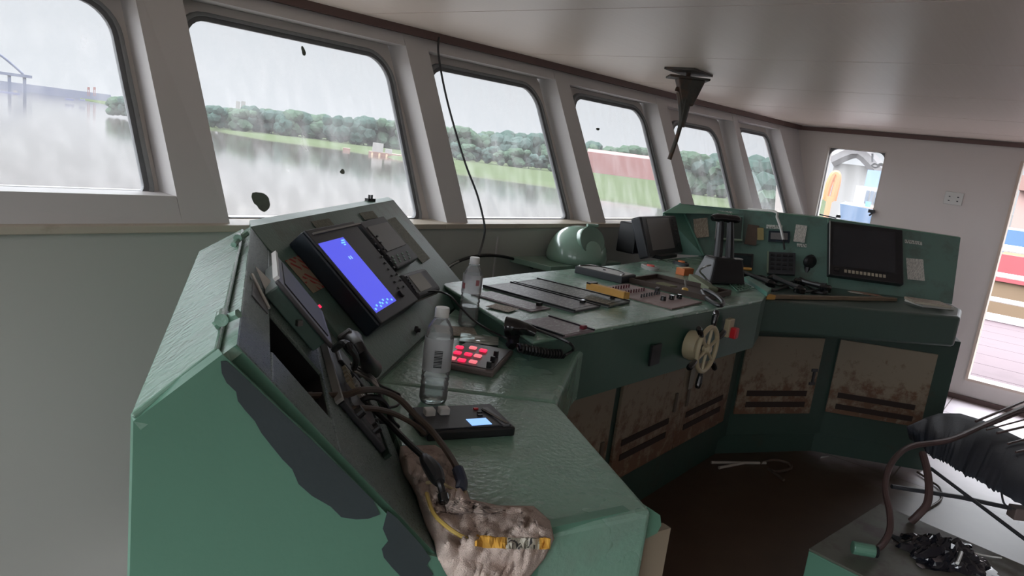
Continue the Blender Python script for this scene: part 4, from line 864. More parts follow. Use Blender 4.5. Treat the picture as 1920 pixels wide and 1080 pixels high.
TOW = mat('grubby_beige_towel', (206, 188, 176), .95, var=.2, vs=14, bump=1.0, bs=420, dirt=(140, 112, 96), dirt_amt=.7, dirt_scale=7, dirt_thr=.5)
tw = thing('towel', 'grubby beige towel crumpled over the near desk corner', 'towel', hz(850, 920, ZD)); mb.build('cloth', TOW, tw, world=True, smooth=True, solid=.004, angle=180)
def tband(pxs, m, name, lift=.04):
    pxs = [(pxs[0][0] + (pxs[-1][0] - pxs[0][0]) * k / 14, pxs[0][1] + (pxs[-1][1] - pxs[0][1]) * k / 14) for k in range(15)]; mb = MB(); n = len(pxs)
    for (x, y) in pxs:
        P3 = V((x / 95, y / 80, 0)); nz = abs(noise.noise(P3 * 1.6 + V((3, 1, 0)))) * .9 + abs(noise.noise(V((P3.x * 5.5 + P3.y * 2, P3.y * 1.6, 4)))) * .62 + abs(noise.noise(P3 * 3.1)) * .35 + abs(noise.noise(P3 * 8)) * .18
        l = .010 + (.010 + .036 * nz) * .8; Q3 = V(((x - 1) / 95, (y + 10) / 80, 0)); Q4 = V(((x - 1) / 95, (y + 20) / 80, 0)); nf = lambda P3: abs(noise.noise(P3 * 1.6 + V((3, 1, 0)))) * .9 + abs(noise.noise(V((P3.x * 5.5 + P3.y * 2, P3.y * 1.6, 4)))) * .62 + abs(noise.noise(P3 * 3.1)) * .35 + abs(noise.noise(P3 * 8)) * .18
        mb.v += [towel_pt(x, y, l), towel_pt(x - .5, y + 10, .010 + (.010 + .036 * nf(Q3)) * .8), towel_pt(x - 1, y + 20, .010 + (.010 + .036 * nf(Q4)) * .8)]
    mb.f = [(3 * i + q, 3 * i + 1 + q, 3 * i + 4 + q, 3 * i + 3 + q) for i in range(n - 1) for q in (0, 1)]; return mb.build(name, m, tw, world=True, solid=.003)
YB_ = mat('yellow_towel_band', (200, 152, 62), .9, var=.2, vs=40)
tband([(893, 1004), (912, 1006), (932, 1008), (950, 1009)], YB_, 'yellow_band'); tband([(950, 1009), (970, 1009), (990, 1009), (1012, 1009)], printed('towel_label_print', (180, 176, 160), (70, 70, 70), 120, 120, .5), 'printed_band'); tband([(1012, 1009), (1022, 1009), (1031, 1009)], YB_, 'yellow_band')

# control pad with two white switch caps
r, wd, hh = panel_thing('control_pad', 'black control pad with small blue lit display on the near desk', 'control panel', [(783, 763), (925, 756), (962, 801), (785, 811)], V((0, 0, ZD + .020)), UP)
B((0, 0, -.010), (wd, hh, .020)).build('base', BLACK, r, bevel=.004); B((-.03 * 0, .0, .001), (wd * .93, hh * .86, .003)).build('face', DGREY, r, bevel=.001)
for (x, y) in ((805, 772), (832, 770)): MB().box(hz(x, y, ZD + .028), (.022, .022, .016), frame((0, 0, 0), MX[r].to_3x3().col[0], MX[r].to_3x3().col[1]).to_3x3()).build('white_switch_cap', WHITE, r, world=True, bevel=.003)
flat([(877, 786), (914, 783), (919, 795), (882, 797)], V((0, 0, ZD + .0235)), UP, 0, .002, 'lit_display', PALEBLUE, r)
flat([(912, 764), (922, 763), (947, 796), (936, 797)], V((0, 0, ZD + .0245)), UP, 0, .004, 'slot_frame', MGREY, r); flat([(914, 766), (919, 765), (942, 794), (937, 795)], V((0, 0, ZD + .0255)), UP, 0, .002, 'slot', BLACKG, r)
for (x, y, m_) in ((892, 766, RED), (899, 773, BLACK), (900, 778, BLACK)): MB().box(hz(x, y, ZD + .024), (.010, .006, .003), MX[r].to_3x3()).build('small_key', m_, r, world=True)
# red lit push button panel
r, wd, hh = panel_thing('alarm_panel', 'push button panel with red lit buttons beside the nearer bottle', 'control panel', [(862, 639), (958, 655), (930, 700), (838, 680)], V((0, 0, ZD + .016)), UP)
B((0, 0, -.008), (wd, hh, .016)).build('base', mat('brown_grey_panel', (104, 92, 88), .4), r, bevel=.004); B((0, 0, .001), (wd * .9, hh * .86, .002)).build('face', MGREY, r)
X3 = MX[r].to_3x3()
btn = [((862, 651), REDLIT), ((887, 652), PINKLIT), ((906, 657), REDLIT), ((858, 661), REDLIT), ((878, 664), REDLIT), ((896, 667), PINKLIT), ((848, 671), PINKLIT), ((866, 675), REDLIT), ((887, 678), PINKLIT)]
for (x, y), m_ in btn: MB().box(hz(x, y, ZD + .021), (.021, .019, .006), X3).build('lit_button', m_, r, world=True, bevel=.003)
for (x, y) in ((930, 664), (924, 674), (917, 684)): MB().box(hz(x, y, ZD + .026), (.013, .010, .018), X3).build('toggle_switch', BLACK, r, world=True, bevel=.002)
# papers
def sheet(name, label, quad, z, m, t=.0012, cat='paper'):
    M, wd, hh = fit(quad, V((0, 0, z)), UP, 0); r = thing(name, label, cat, M); NXX = 8; mb = MB()
    for j_ in range(NXX + 1):
        for k in range(NXX + 1):
            u, v = k / NXX - .5, j_ / NXX - .5; mb.v.append(V((u * wd, v * hh, t + .002 + .003 * abs(noise.noise(V((u * 4, v * 4, z * 50)))))))
    mb.f = [(a * (NXX + 1) + b, a * (NXX + 1) + b + 1, (a + 1) * (NXX + 1) + b + 1, (a + 1) * (NXX + 1) + b) for a in range(NXX) for b in range(NXX)]
    mb.build('sheet', m, r, solid=.001); return r
sheet('paper_sheet', 'brownish printed paper under the farther bottle', [(818, 612), (895, 617), (890, 634), (812, 628)], ZD, PAPER)
sheet('plastic_sleeve', 'pale plastic sleeve with paper behind the red lit buttons', [(868, 628), (938, 634), (930, 651), (858, 640)], ZD + .003, mat('cloudy_plastic', (176, 178, 166), .2, coat=.5), cat='sleeve')
sheet('paper_scrap', 'scrap of yellowed print on the front left of the middle desk', [(925, 576), (945, 571), (958, 582), (938, 589)], ZM, PAPER)
# bottles
def bottle(label, bpx_, tpx, w0, zlab, R_=.0315):
    b = hz(bpx_[0], bpx_[1], ZD); r_ = ray(*tpx); k = math.hypot(b.x, b.y) / math.hypot(r_.x, r_.y); H = CAM.z + r_.z * k - ZD - .0005; b.z = ZD + .0005
    r = thing('water_bottle', label, 'bottle', b)
    prof = [(.022, 0), (.029, .004), (R_, .012)]
    for i in range(7): z = .04 + i * .028 * (H / .22) * .45; prof += [(R_, z - .004), (R_ - .0022, z), (R_, z + .004)]
    prof += [(R_, H * .60), (R_ * .98, H * .70), (R_ * .86, H * .79), (R_ * .60, H * .86), (.0135, H * .895), (.0125, H * .925)]
    MB().lathe(prof, 32).build('body', CLEAR, r, smooth=True, angle=80)
    MB().lathe([(.0155, H * .905), (.0158, H * .99), (.0145, H)], 24).build('cap', WHITE, r, smooth=True)
    MB().lathe([(.014, H * .893), (.0175, H * .893), (.0175, H * .902), (.014, H * .902)], 24).build('neck_ring', CLEAR, r)
    MB().lathe([(R_ + .0006, H * zlab[0]), (R_ + .0006, H * zlab[1])], 32, cap=False).build('label', clear_mat('milky_label', (.85, .83, .83), 1.2, .42, .3), r, smooth=True)
    if w0: wt_ = MB().lathe([(.02, .003), (R_ - .003, .008), (R_ - .003, H * w0)], 28).build('water', WATERB, r, smooth=True)
    dirn_ = (CAM - b); dirn_.z = 0; dirn_.normalize(); side = V((-dirn_.y, dirn_.x, 0))
    return r, b, H, dirn_, side
r, b, H, dv, sd = bottle('clear plastic water bottle nearest the camera, nearly empty', (811, 754), (828, 576), .22, (.36, .70))
bm_ = MB(); zz = H * .42
for k in range(11):
    bm_.box(V((0, 0, zz + k * .0036)) + dv * .0322 + sd * .002, (.0012, .018, .0014 + .001 * (k % 3 == 0)), Matrix((dv, sd, UP)).transposed())
bm_.build('barcode', BLACK, r)
r, b, H, dv, sd = bottle('clear plastic water bottle farther back on the paper', (876, 612), (881, 481), .30, (.50, .76))
for k, ang in ((0, -.9), (1, .55)):
    d = dv * math.cos(ang) + sd * math.sin(ang); s2 = V((-d.y, d.x, 0)); MB().box(V((0, 0, H * (.60 + .06 * k))) + d * .0323, (.001, .012, .018), Matrix((d, s2, UP)).transposed()).build('red_print', mat('red_label_print', (170, 110, 112), .6), r)
# hand microphone with coiled cord
r = thing('hand_microphone', 'black fist microphone with coiled cord at the desk step', 'microphone', hz(965, 640, ZD))
m0, m1, m2 = hz(950, 615, 1.045), hz(985, 612, 1.045), hz(966, 628, 1.02)
MB().tube([hz(950, 612, 1.05), hz(965, 613, 1.052), hz(985, 617, 1.045), hz(1005, 626, 1.036)], lambda t: .030 - .016 * t, seg=12).build('head', BLACKG, r, world=True, smooth=True)
MB().tube([hz(965, 620, 1.03), hz(966, 635, 1.005), hz(966, 650, .985)], lambda t: .027 - .004 * t, seg=12).build('grip', BLACK, r, world=True, smooth=True)
MB().tube([hz(952, 644, .99), hz(957, 650, .985)], lambda t: .008, seg=10, smooth=0).build('cord_boss', BLACK, r, world=True)
cpts = [ax(972, 652, 1, 1.125), ax(1000, 658, 1, 1.10), ax(1028, 663, 1, 1.09), ax(1054, 664, 1, 1.085)]
cl_ = []; nt_ = 15
for i in range(nt_ * 8 + 1):
    t = i / (nt_ * 8) * 3; k = min(int(t), 2); p = cpts[k].lerp(cpts[k + 1], t - k); d = (cpts[3] - cpts[0]).normalized(); a = d.cross(UP).normalized(); th = i / 8 * 2 * PI
    cl_.append(p + a * math.cos(th) * .011 + UP * math.sin(th) * .011)
MB().tube(cl_, .0042, seg=6, smooth=0).build('coiled_cord', CABLEB, r, world=True, smooth=True)
T([cl_[-1], ax(1066, 662, 1, 1.08), ax(1075, 655, 1, 1.08), hz(1070, 645, 1.038), hz(1050, 635, 1.037), hz(1025, 625, 1.037), hz(1003, 617, 1.037)], .0042, smooth=6).build('cord', CABLEB, r, world=True, smooth=True)
T([hz(953, 636, 1.0), hz(940, 630, .99), hz(910, 615, 1.01), hz(885, 598, 1.02), hz(862, 575, 1.05), hz(845, 556, 1.07), hz(828, 548, 1.07), pl(805, 546, aBL + an * .06, an), pl(792, 553, aBL + an * .05, an)], .0032, smooth=6).build('lead', CABLEB, r, world=True, smooth=True)

# flat panels on the middle desk
TXT = mat('pale_panel_marks', (170, 172, 172), .6)
def desk_panel(label, quad, lift, rows, cols, sw=(.36, -.36), m=MGREY, swm=BLACKG, rail=True, z=ZM):
    r, wd, hh = panel_thing('control_plate', label, 'control panel', quad, V((0, 0, z + lift)), UP)
    B((0, 0, -lift / 2), (wd, hh, lift)).build('plate', m, r, bevel=.002)
    if rail:
        for s_ in (-1, 1): B((s_ * (wd / 2 - .004), 0, .001), (.008, hh, .006)).build('edge_rail', BLACK, r)
    B((0, 0, .0005), (wd * .86, hh * .9, .001)).build('printed_face', printed('marked_' + m.name, {'purple_grey_panel': (122, 112, 116), 'green_grey_panel': (98, 104, 100)}.get(m.name, (112, 112, 116)), (168, 168, 168), 40, 110 if cols < 9 else 200, .56, .4), r)
    B((wd * sw[0] * .9, hh * sw[1], .006), (.022, .014, .012)).build('switch', swm, r, bevel=.002)
    return r, wd, hh
desk_panel('thin grey control plate, leftmost on the middle desk', [(909, 549), (947, 545), (1007, 578), (970, 586)], .005, 6, 3, rail=False, m=mat('purple_grey_panel', (122, 112, 116), .4))
desk_panel('raised grey control plate second from the left on the middle desk', [(946, 535), (999, 528), (1084, 576), (1034, 585)], .008, 7, 3)
desk_panel('dark green grey control plate partly under the yellow wooden blocks', [(1007, 528), (1050, 521), (1139, 567), (1095, 576)], .008, 7, 3, m=mat('green_grey_panel', (98, 104, 100), .45))
desk_panel('small control plate with rows of white print at the front of the middle desk', [(983, 602), (1049, 591), (1097, 621), (1042, 631)], .007, 4, 9, swm=mat('dark_red_switch', (110, 34, 44), .4), m=mat('purple_grey_panel', (122, 112, 116), .4))
# toggle switch panel
r, wd, hh = panel_thing('switch_panel', 'pinkish plate crowded with toggle switches near the throttle', 'control panel', [(1149, 540), (1207, 531), (1284, 567), (1223, 579)], V((0, 0, ZM + .006)), UP)
B((0, 0, -.003), (wd, hh, .006)).build('plate', mat('pinkish_grey_plate', (142, 122, 118), .45, dirt=(90, 70, 62), dirt_amt=.5, dirt_scale=30), r, bevel=.001)
MRD = mat('maroon_toggle', (84, 26, 36), .4)
for a in range(3):
    for b in range(8): MB().lathe([(.004, 0), (.0035, .014)], 8, Matrix.Translation((-wd * .36 + wd * .56 * b / 7 + a * .008, hh * .34 - hh * .19 * a, 0))).build('toggle_switch', MRD if a < 2 else BLACK, r)
for (u, v) in ((-.12, -.24), (.10, -.26), (.30, -.28)): MB().lathe([(.012, 0), (.011, .016), (.008, .018)], 14, Matrix.Translation((wd * u, hh * v, 0))).build('rotary_knob', BLACKG, r)
B((wd * .34, hh * .02, .012), (.045, .014, .02), rot2(.3)).build('lever_switch', BLACK, r, bevel=.002)
# yellow blocks, orange carton
r = thing('wooden_blocks', 'yellow wooden folding blocks lying across the green grey plate', 'blocks', frame(hz(1137, 553, ZM + .019), hz(1160, 556, ZM) - hz(1112, 543, ZM), UP.cross(hz(1160, 556, ZM) - hz(1112, 543, ZM))))
for k in range(3): B((0, .022 - k * .016, .014 + .002 * k), (.17, .014, .026), rot2(.03 * (k - 1))).build('slat', YELLOWWOOD, r, bevel=.002)
B((-.075, .005, .030), (.018, .05, .006)).build('metal_clip', BLACK, r)
r = thing('carton', 'small orange carton left of the throttle base', 'carton', frame(hz(1283, 515, ZM), V((1, -.15, 0)), V((.15, 1, 0)))); B((0, 0, .0175), (.085, .05, .035)).build('box', ORANGE, r, bevel=.002); B((0, 0, .036), (.083, .02, .002)).build('tape', mat('pale_tape', (210, 180, 130), .4), r)
# rudder or level instrument with the arched face
e1 = (hz(1164, 517, ZM) - hz(1108, 500, ZM))
r, wd, hh = panel_thing('angle_indicator', 'grey box indicator with an arched dial behind the control plates', 'instrument', [(1105, 499), (1131, 496), (1168, 515), (1140, 519)], V((0, 0, ZM + .032)), UP)
B((0, 0, -.016), (wd, hh, .032)).build('housing', DGREY, r, bevel=.004, bseg=3); B((0, 0, .001), (wd * .92, hh * .94, .003)).build('face', LGREY, r, bevel=.001)
MB().tube([V((-wd * .38 + wd * .78 * math.sin(a), hh * .44 * math.cos(a), .0035)) for a in [PI * k / 14 for k in range(15)]], .0025, seg=6, smooth=0).build('dial_arc', BLACK, r)
MB().lathe([(.008, 0), (.007, .004)], 12, Matrix.Translation((-wd * .1, 0, .002))).build('pivot', BLACK, r)
for s_ in (-1, 1): MB().lathe([(.006, 0), (.005, .004)], 10, Matrix.Translation((-wd * .36, s_ * hh * .44, .002))).build('screw', STEEL, r)
for (px_, py_, lab) in ((1218, 504, 'oval dish with a red centre behind the toggle switch panel'), (1276, 496, 'farther oval dish with an orange centre near the instrument face')):
    e_ = hz(px_ + 15, py_ + 6, ZM) - hz(px_ - 15, py_ - 6, ZM); r = thing('push_button', lab, 'button', frame(hz(px_, py_, ZM), e_, UP.cross(e_)))
    MB().lathe([(.036, 0), (.036, .014), (.028, .018), (.026, .012), (0, .012)], 26, Matrix.Diagonal((1.9, 1, 1, 1))).build('rim', LGREY if px_ < 1250 else DGREY, r, smooth=True)
    MB().lathe([(.020, .010), (.019, .022), (0, .023)], 22, Matrix.Translation((.006, 0, 0)) @ Matrix.Diagonal((1.3, .9, 1, 1))).build('button_cap', mat('worn_red_button', (214, 84, 76), .4) if px_ < 1250 else ORANGE, r, smooth=True)
# wooden framed tray
r, wd, hh = panel_thing('wooden_tray', 'dark wooden tray of odds and ends left of the throttle', 'tray', [(1214, 528), (1262, 521), (1336, 552), (1290, 564)], V((0, 0, ZM + .004)), UP)
DW = mat('dark_brown_wood', (62, 48, 40), .6, var=.2, vs=20)
B((0, 0, -.001), (wd, hh, .006)).build('base', DW, r)
for (c_, d_) in (((0, hh / 2, .008), (wd, .012, .022)), ((0, -hh / 2, .008), (wd, .012, .022)), ((wd / 2, 0, .008), (.012, hh, .022)), ((-wd / 2, 0, .008), (.012, hh, .022))): B(c_, d_).build('rim', DW, r)
o = B((0, 0, 0), (.08, .05, .006)); r2 = thing('folded_paper', 'olive folded paper lying in the wooden tray', 'paper', frame(hz(1250, 534, ZM + .012), e1, UP.cross(e1))); o.build('sheet', mat('olive_paper', (110, 108, 76), .7), r2)
r2 = thing('brass_knob', 'yellow ball knob with a short stem standing in the tray', 'knob', hz(1283, 551, ZM + .004)); MB().lathe([(.001, 0), (.012, .003), (.016, .014), (.012, .025), (.004, .028)], 16).build('ball', mat('yellow_ball_knob', (206, 164, 84), .3), r2, smooth=True); T([V((.004, 0, .024)), V((.014, .012, .05)), V((.018, .014, .055))], .004).build('stem', STEEL, r2)
# throttle with two levers
tb = hz(1352, 537, ZM); et = V((.85, -.53, 0)); Mt = frame(hz(1352, 530, ZM), et, UP.cross(et)); r = thing('throttle', 'black twin lever throttle standing on the middle desk', 'throttle', Mt)
MB().hexa([V((-.11, -.065, 0)), V((.10, -.065, 0)), V((.10, .10, 0)), V((-.11, .10, 0))], [V((-.075, -.03, .125)), V((.085, -.03, .125)), V((.085, .07, .125)), V((-.075, .07, .125))]).build('base', BLACK, r, bevel=.014, bseg=3)
B((.06, -.02, .127), (.04, .02, .006)).build('indicator_window', LGREY, r)
for k, (x0, xt) in enumerate(((-.03, -.035), (.04, .022))):
    lv = MB().tube([V((x0, .02, .10)), V((x0 + (xt - x0) * .5, .03, .20)), V((xt, .045, .30))], lambda t: .023 - .007 * t, seg=10).build('lever', BLACK, r, smooth=True)
    MB().tube([V((xt - .05, .045, .305)), V((xt - .03, .045, .31)), V((xt + .03, .045, .312)), V((xt + .048, .045, .308))], lambda t: .014 + .006 * math.sin(PI * t), seg=12).build('grip', BLACKG, lv, smooth=True)
o = T([V(q) for q in (hz(1335, 535, ZM + .02), hz(1322, 520, ZM + .05), hz(1312, 508, ZM + .1), hz(1322, 500, ZM + .14), hz(1332, 497, ZM + .13))], .004, smooth=6).build('looped_wire', STEEL); prop(o, 'bare metal wire looping up left of the throttle base', 'wire')
r = thing('wooden_bar', 'greenish wooden bar lying in front of the throttle base', 'bar', hz(1318, 534, ZM)); a, b = hz(1299, 520, ZM + .015), hz(1337, 546, ZM + .015); d = (b - a); MB().box((a + b) / 2, (d.length, .045, .03), Matrix((d.normalized(), UP.cross(d.normalized()), UP)).transposed()).build('bar', mat('greenish_old_wood', (104, 110, 86), .7, var=.2), r, world=True, bevel=.004)
r = thing('rubber_strap', 'black looped rubber strap at the front edge below the throttle', 'strap', hz(1335, 560, ZM)); lp = [hz(1316, 546, ZM + .014), hz(1322, 556, ZM + .014), hz(1336, 567, ZM + .014), hz(1350, 573, ZM + .016), hz(1356, 568, ZM + .02), hz(1348, 558, ZM + .03), hz(1334, 549, ZM + .03), hz(1322, 544, ZM + .022), hz(1316, 546, ZM + .014)]
T(lp, .009, smooth=6).build('loop', BLACK, r, world=True, smooth=True)
r = thing('wire_mat', 'small green wire grid lying right of the throttle', 'wire grid', hz(1397, 534, ZM)); g = [hz(1362, 527, ZM + .006), hz(1375, 519, ZM + .006), hz(1415, 540, ZM + .006), hz(1383, 546, ZM + .006)]
for k in range(7): T([g[0].lerp(g[1], k / 6), g[3].lerp(g[2], k / 6)], .0025, smooth=0, seg=5).build('wire', GREEN, r, world=True)
for k in range(7): T([g[0].lerp(g[3], k / 6), g[1].lerp(g[2], k / 6)], .0025, smooth=0, seg=5).build('wire', GREEN, r, world=True)
r = thing('green_channel', 'bright mint green metal strip at the right end of the middle desk', 'strip', hz(1420, 533, ZM)); a, b, c, d = hz(1394, 519, ZM + .02), hz(1404, 517, ZM + .02), hz(1447, 541, ZM + .02), hz(1439, 548, ZM + .02)
MB().hexa([p - UP * .02 for p in (a, b, c, d)], [a, b, c, d]).build('strip', BRIGHTGREEN, r, world=True, bevel=.002)
# steering wheel on the apron
hubp = ax(1291, 645, 1, 1.064); Mw = frame(V((hubp.x, 1.064, hubp.z)), V((1, 0, 0)), UP); r = thing('steering_wheel', 'small spoked ship steering wheel with black handles on the apron', 'steering wheel', Mw)
MB().lathe([(.055, 0), (.058, .02), (.052, .045), (.03, .055)], 26).build('boss', CREAM, r, smooth=True); MB().lathe([(.013, .05), (.013, .075)], 14).build('shaft', DGREY, r)
wz = .075; ring_pts = [V((.085 * math.cos(a), .085 * math.sin(a), wz)) for a in [2 * PI * i / 40 for i in range(40)]]; ring_pts.append(ring_pts[0])
MB().tube(ring_pts, .009, seg=10, smooth=0, cap=False).build('rim', CREAM, r, smooth=True)
MB().lathe([(.02, wz - .012), (.022, wz), (.014, wz + .014), (0, wz + .016)], 18).build('hub', CREAM, r, smooth=True)
for k in range(6):
    a = 2 * PI * k / 6 + .35; c_, s_ = math.cos(a), math.sin(a)
    T([V((.018 * c_, .018 * s_, wz)), V((.085 * c_, .085 * s_, wz))], .006, smooth=0).build('spoke', CREAM, r)
    MB().tube([V((.092 * c_, .092 * s_, wz)), V((.115 * c_, .115 * s_, wz)), V((.14 * c_, .14 * s_, wz)), V((.150 * c_, .150 * s_, wz))], lambda t: .007 + .005 * math.sin(PI * min(1, t * .9 + .05)), seg=10).build('handle', BLACKG, r, smooth=True)
r = thing('emergency_button', 'red push button block on the apron right of the steering wheel', 'button', frame(V((ax(1362, 618, 1, 1.042).x, 1.044, ax(1362, 618, 1, 1.042).z)), V((1, 0, 0)), UP)); B((-.005, .012, .012), (.05, .075, .024)).build('base', CREAM, r, bevel=.004); B((.004, -.006, .035), (.035, .045, .028)).build('button_block', RED, r, bevel=.005)
o = patch([(1288, 688), (1306, 690), (1303, 727), (1288, 727)], .0, WHITE, None, 'paper_tag', lambda x, y, off: ax(x, y, 1, YF - .03)) if False else B(ax(1298, 708, 1, YF - .03), (.045, .002, .11)).build('paper_tag', mat('grey_paper_tag', (140, 136, 126), .7)); prop(o, 'grey paper tag hanging below the steering wheel', 'tag')
# dome on its wall shelf
r = thing('wall_shelf', 'pale green shelf on the low wall carrying the dome', 'shelf', V((3.32, 2.2, .95))); MB().hexa([V((2.98, 2.07, .95)), V((3.62, 2.03, .95)), V((3.62, 2.25, .95)), V((2.98, 2.36, .95))], [V((2.98, 2.07, .98)), V((3.62, 2.03, .98)), V((3.62, 2.25, .98)), V((2.98, 2.36, .98))]).build('board', DOME, r, world=True, bevel=.003)
for xx in (3.1, 3.5): MB().hexa([V((xx, 2.12, .94)), V((xx + .02, 2.12, .94)), V((xx + .02, 2.28, .94)), V((xx, 2.28, .94))], [V((xx, 2.12, .95)), V((xx + .02, 2.12, .95)), V((xx + .02, 2.28, .95)), V((xx, 2.28, .95))]).build('bracket', DOME, r, world=True)
dc = V((3.30, 2.135, .981)); r = thing('compass_dome', 'pale green dome with a round flat port on the wall shelf', 'dome', dc)
prof = [(.160, 0), (.170, .012), (.171, .03)] + [(.168 * math.cos(a), .03 + .168 * math.sin(a)) for a in [PI / 2 * i / 12 for i in range(1, 12)]] + [(0.0, .198)]
MB().lathe(prof, 40, cap=False).build('shell', DOME, r, smooth=True, angle=80)
vdir = V((-.34, -.87, .38)).normalized(); px_ax = vdir.cross(UP).normalized(); pc = vdir * .115 + V((0, 0, .085))
Md = Matrix((px_ax, vdir.cross(px_ax), vdir)).transposed().to_4x4(); Md.translation = pc
MB().lathe([(.082, -.06), (.084, .012), (.080, .022)], 32, Md, cap=False).build('port_collar', DOME, r, smooth=True)
MB().lathe([(.0805, .016), (.078, .024), (0, .025)], 32, Md).build('port_cover', mat('dull_mint_cover', (112, 136, 124), .4), r, smooth=True)
T([pc + vdir * .0 + px_ax * -.035 + UP * .088, pc + vdir * .0 + px_ax * .035 + UP * .088], .009, smooth=0).build('hinge_pin', DOME, r)
# hooded monitor and black box at the back of the middle desk
b1, b2 = hz(1212, 486, ZM), hz(1286, 476, ZM); em = V((b2.x - b1.x, b2.y - b1.y, 0)).normalized()
nm = V((em.y, -em.x, 0)); nm = nm if nm.dot(-b1) > 0 else -nm; nm = (nm + UP * .42).normalized()
r, wd, hh = panel_thing('plotter_monitor', 'dark grey tilted monitor at the back right of the middle desk', 'monitor', [(1200, 406), (1262, 405), (1285, 472), (1216, 482)], b1 + UP * .02, nm, .0)
B((0, 0, -.03), (wd, hh, .06)).build('housing', DGREY, r, bevel=.01, bseg=3); B((0, 0, .001), (wd * .96, hh * .95, .006)).build('bezel', BLACK, r, bevel=.002)
B((-wd * .06, .01, .005), (wd * .62, hh * .78, .003)).build('screen', SCREEN, r)
for k in range(7): B((wd * .40, hh * .36 - k * hh * .11, .006), (wd * .1, hh * .05, .004)).build('key', DGREY, r)
MB().box((hz(1250, 484, ZM) - V((-.0, -.03, -.01))), (.24, .09, .02), Matrix((em, UP.cross(em), UP)).transposed()).build('foot', BLACK, r, world=True, bevel=.003)
_r = ray(1184, 470); bb_ = V((_r.x / _r.y * 2.06, 2.06, 0)); r = thing('speaker_box', 'black box behind the tilted monitor by the low wall', 'box', V((bb_.x, bb_.y, ZM))); r.rotation_euler = (0, 0, 0)
B((.0, .0, .09), (.17, .12, .18)).build('case', BLACK, r, bevel=.008); B((.0, -.062, .10), (.13, .004, .12)).build('front', DGREY, r, bevel=.002); T([V((.05, -.06, .12)), V((.08, -.08, .13)), V((.10, -.07, .11))], .006).build('side_bolt', STEEL, r)

# right section instruments ------------------------------------------------
def r1thing(name, label, cat, quad, lift, m, group=None): 
    r, wd, hh = panel_thing(name, label, cat, quad, cTM, rn1, lift, group); B((0, 0, -lift / 2), (wd, hh, lift)).build('housing', m, r, bevel=.003); return r, wd, hh
o = flat([(1296, 411), (1323, 409), (1333, 443), (1307, 446)], cTM, rn1, .003, .002, 'notice', PAPER, None); prop(o, 'torn printed notice at the left end of the right section panel', 'notice')
o = flat([(1338, 394), (1372, 397), (1373, 403), (1339, 400)], cTM, rn1, .002, .001, 'nameplate', LABELW, None); prop(o, 'pale nameplate above the recessed screen on the right section', 'nameplate')
r, wd, hh = r1thing('recessed_screen', 'grey screen in a pale frame, largest on the left facet of the right section', 'display', [(1333, 402), (1385, 406), (1402, 450), (1350, 448)], .02, GREEN_PANEL); B((wd * .05, 0, .001), (wd * .8, hh * .84, .003)).build('screen', mat('dull_green_screen', (44, 54, 50), .3), r); B((-wd * .46, 0, .008), (wd * .06, hh, .02)).build('pale_frame_side', LGREY, r); B((0, -hh * .5, .006), (wd, .012, .018)).build('pale_frame_foot', mat('pale_green_frame', (120, 136, 116), .5), r)
o = flat([(1416, 427), (1428, 428), (1436, 449), (1424, 450)], cTM, rn1, .002, .001, 'yellow_sticker', mat('faded_yellow_sticker', (150, 136, 90), .6), None); prop(o, 'faded yellow sticker right of the recessed screen', 'sticker')
o = flat([(1398, 420), (1415, 424), (1426, 460), (1400, 458)], cTM, rn1, .0015, .001, 'rust_patch', mat('brown_stain', (84, 70, 60), .7, var=.3, vs=30), None); prop(o, 'brown stained patch of panel right of the recessed screen', 'stain')
r, wd, hh = r1thing('small_instrument', 'small dark instrument in a pale frame below the recessed screen', 'instrument', [(1366, 474), (1407, 477), (1418, 502), (1376, 500)], .03, BLACK); B((0, 0, .001), (wd * .8, hh * .66, .003)).build('screen', mat('dark_teal_screen', (24, 40, 44), .15), r); B((0, -hh * .58, 0), (wd * .9, .014, .02)).build('wooden_sill', YELLOWWOOD, r)
o = flat([(1436, 421), (1466, 423), (1468, 430), (1438, 428)], cTM, rn1, .002, .001, 'nameplate', LABELW, None); prop(o, 'pale nameplate above the blue grey instrument by the white cable', 'nameplate')
r, wd, hh = r1thing('small_instrument', 'low blue grey instrument crossed by the white cable', 'instrument', [(1436, 432), (1476, 435), (1486, 453), (1446, 452)], .012, BLUEGREY); B((0, 0, .001), (wd * .8, hh * .6, .002)).build('screen', SCREEN, r)
o = flat([(1484, 421), (1505, 424), (1517, 455), (1496, 452)], cTM, rn1, .003, .002, 'notice', PAPERW, None); prop(o, 'white printed notice at the right of the left facet', 'notice')
o = flat([(1493, 456), (1511, 458), (1513, 464), (1495, 462)], cTM, rn1, .002, .001, 'nameplate', LABELW, None); prop(o, 'small pale nameplate below the white printed notice', 'nameplate')
r, wd, hh = r1thing('keypad_radio', 'dark sloping radio with rows of keys below the white cable', 'radio', [(1433, 472), (1484, 475), (1499, 514), (1446, 512)], .025, DGREY)
for a in range(4):
    for b in range(4): B((-wd * .33 + b * wd * .22, hh * .34 - a * hh * .2, .003), (wd * .15, hh * .1, .006)).build('key', BLACK, r)
B((-wd * .5, 0, .004), (.01, hh, .012)).build('pale_frame_side', mat('pale_green_frame', (120, 136, 116), .5), r)
r = thing('white_cable', 'white cable hanging over the top of the right section', 'cable', hz(1448, 398, 1.34)); T([cTM.lerp(cTL, .42) + V((.10, .14, .0)), pl(1450, 400, cTM, rn1) + V((-.01, -.01, .012)), pl(1456, 412, cTM, rn1) + rn1 * .03, pl(1462, 430, cTM, rn1) + rn1 * .035, pl(1468, 452, cTM, rn1) + rn1 * .02], .008, smooth=6).build('sheath', WHITE, r, world=True, smooth=True); T([pl(1468, 452, cTM, rn1) + rn1 * .02, pl(1470, 470, cTM, rn1) + rn1 * .02], .006).build('black_end', CABLEB, r, world=True)
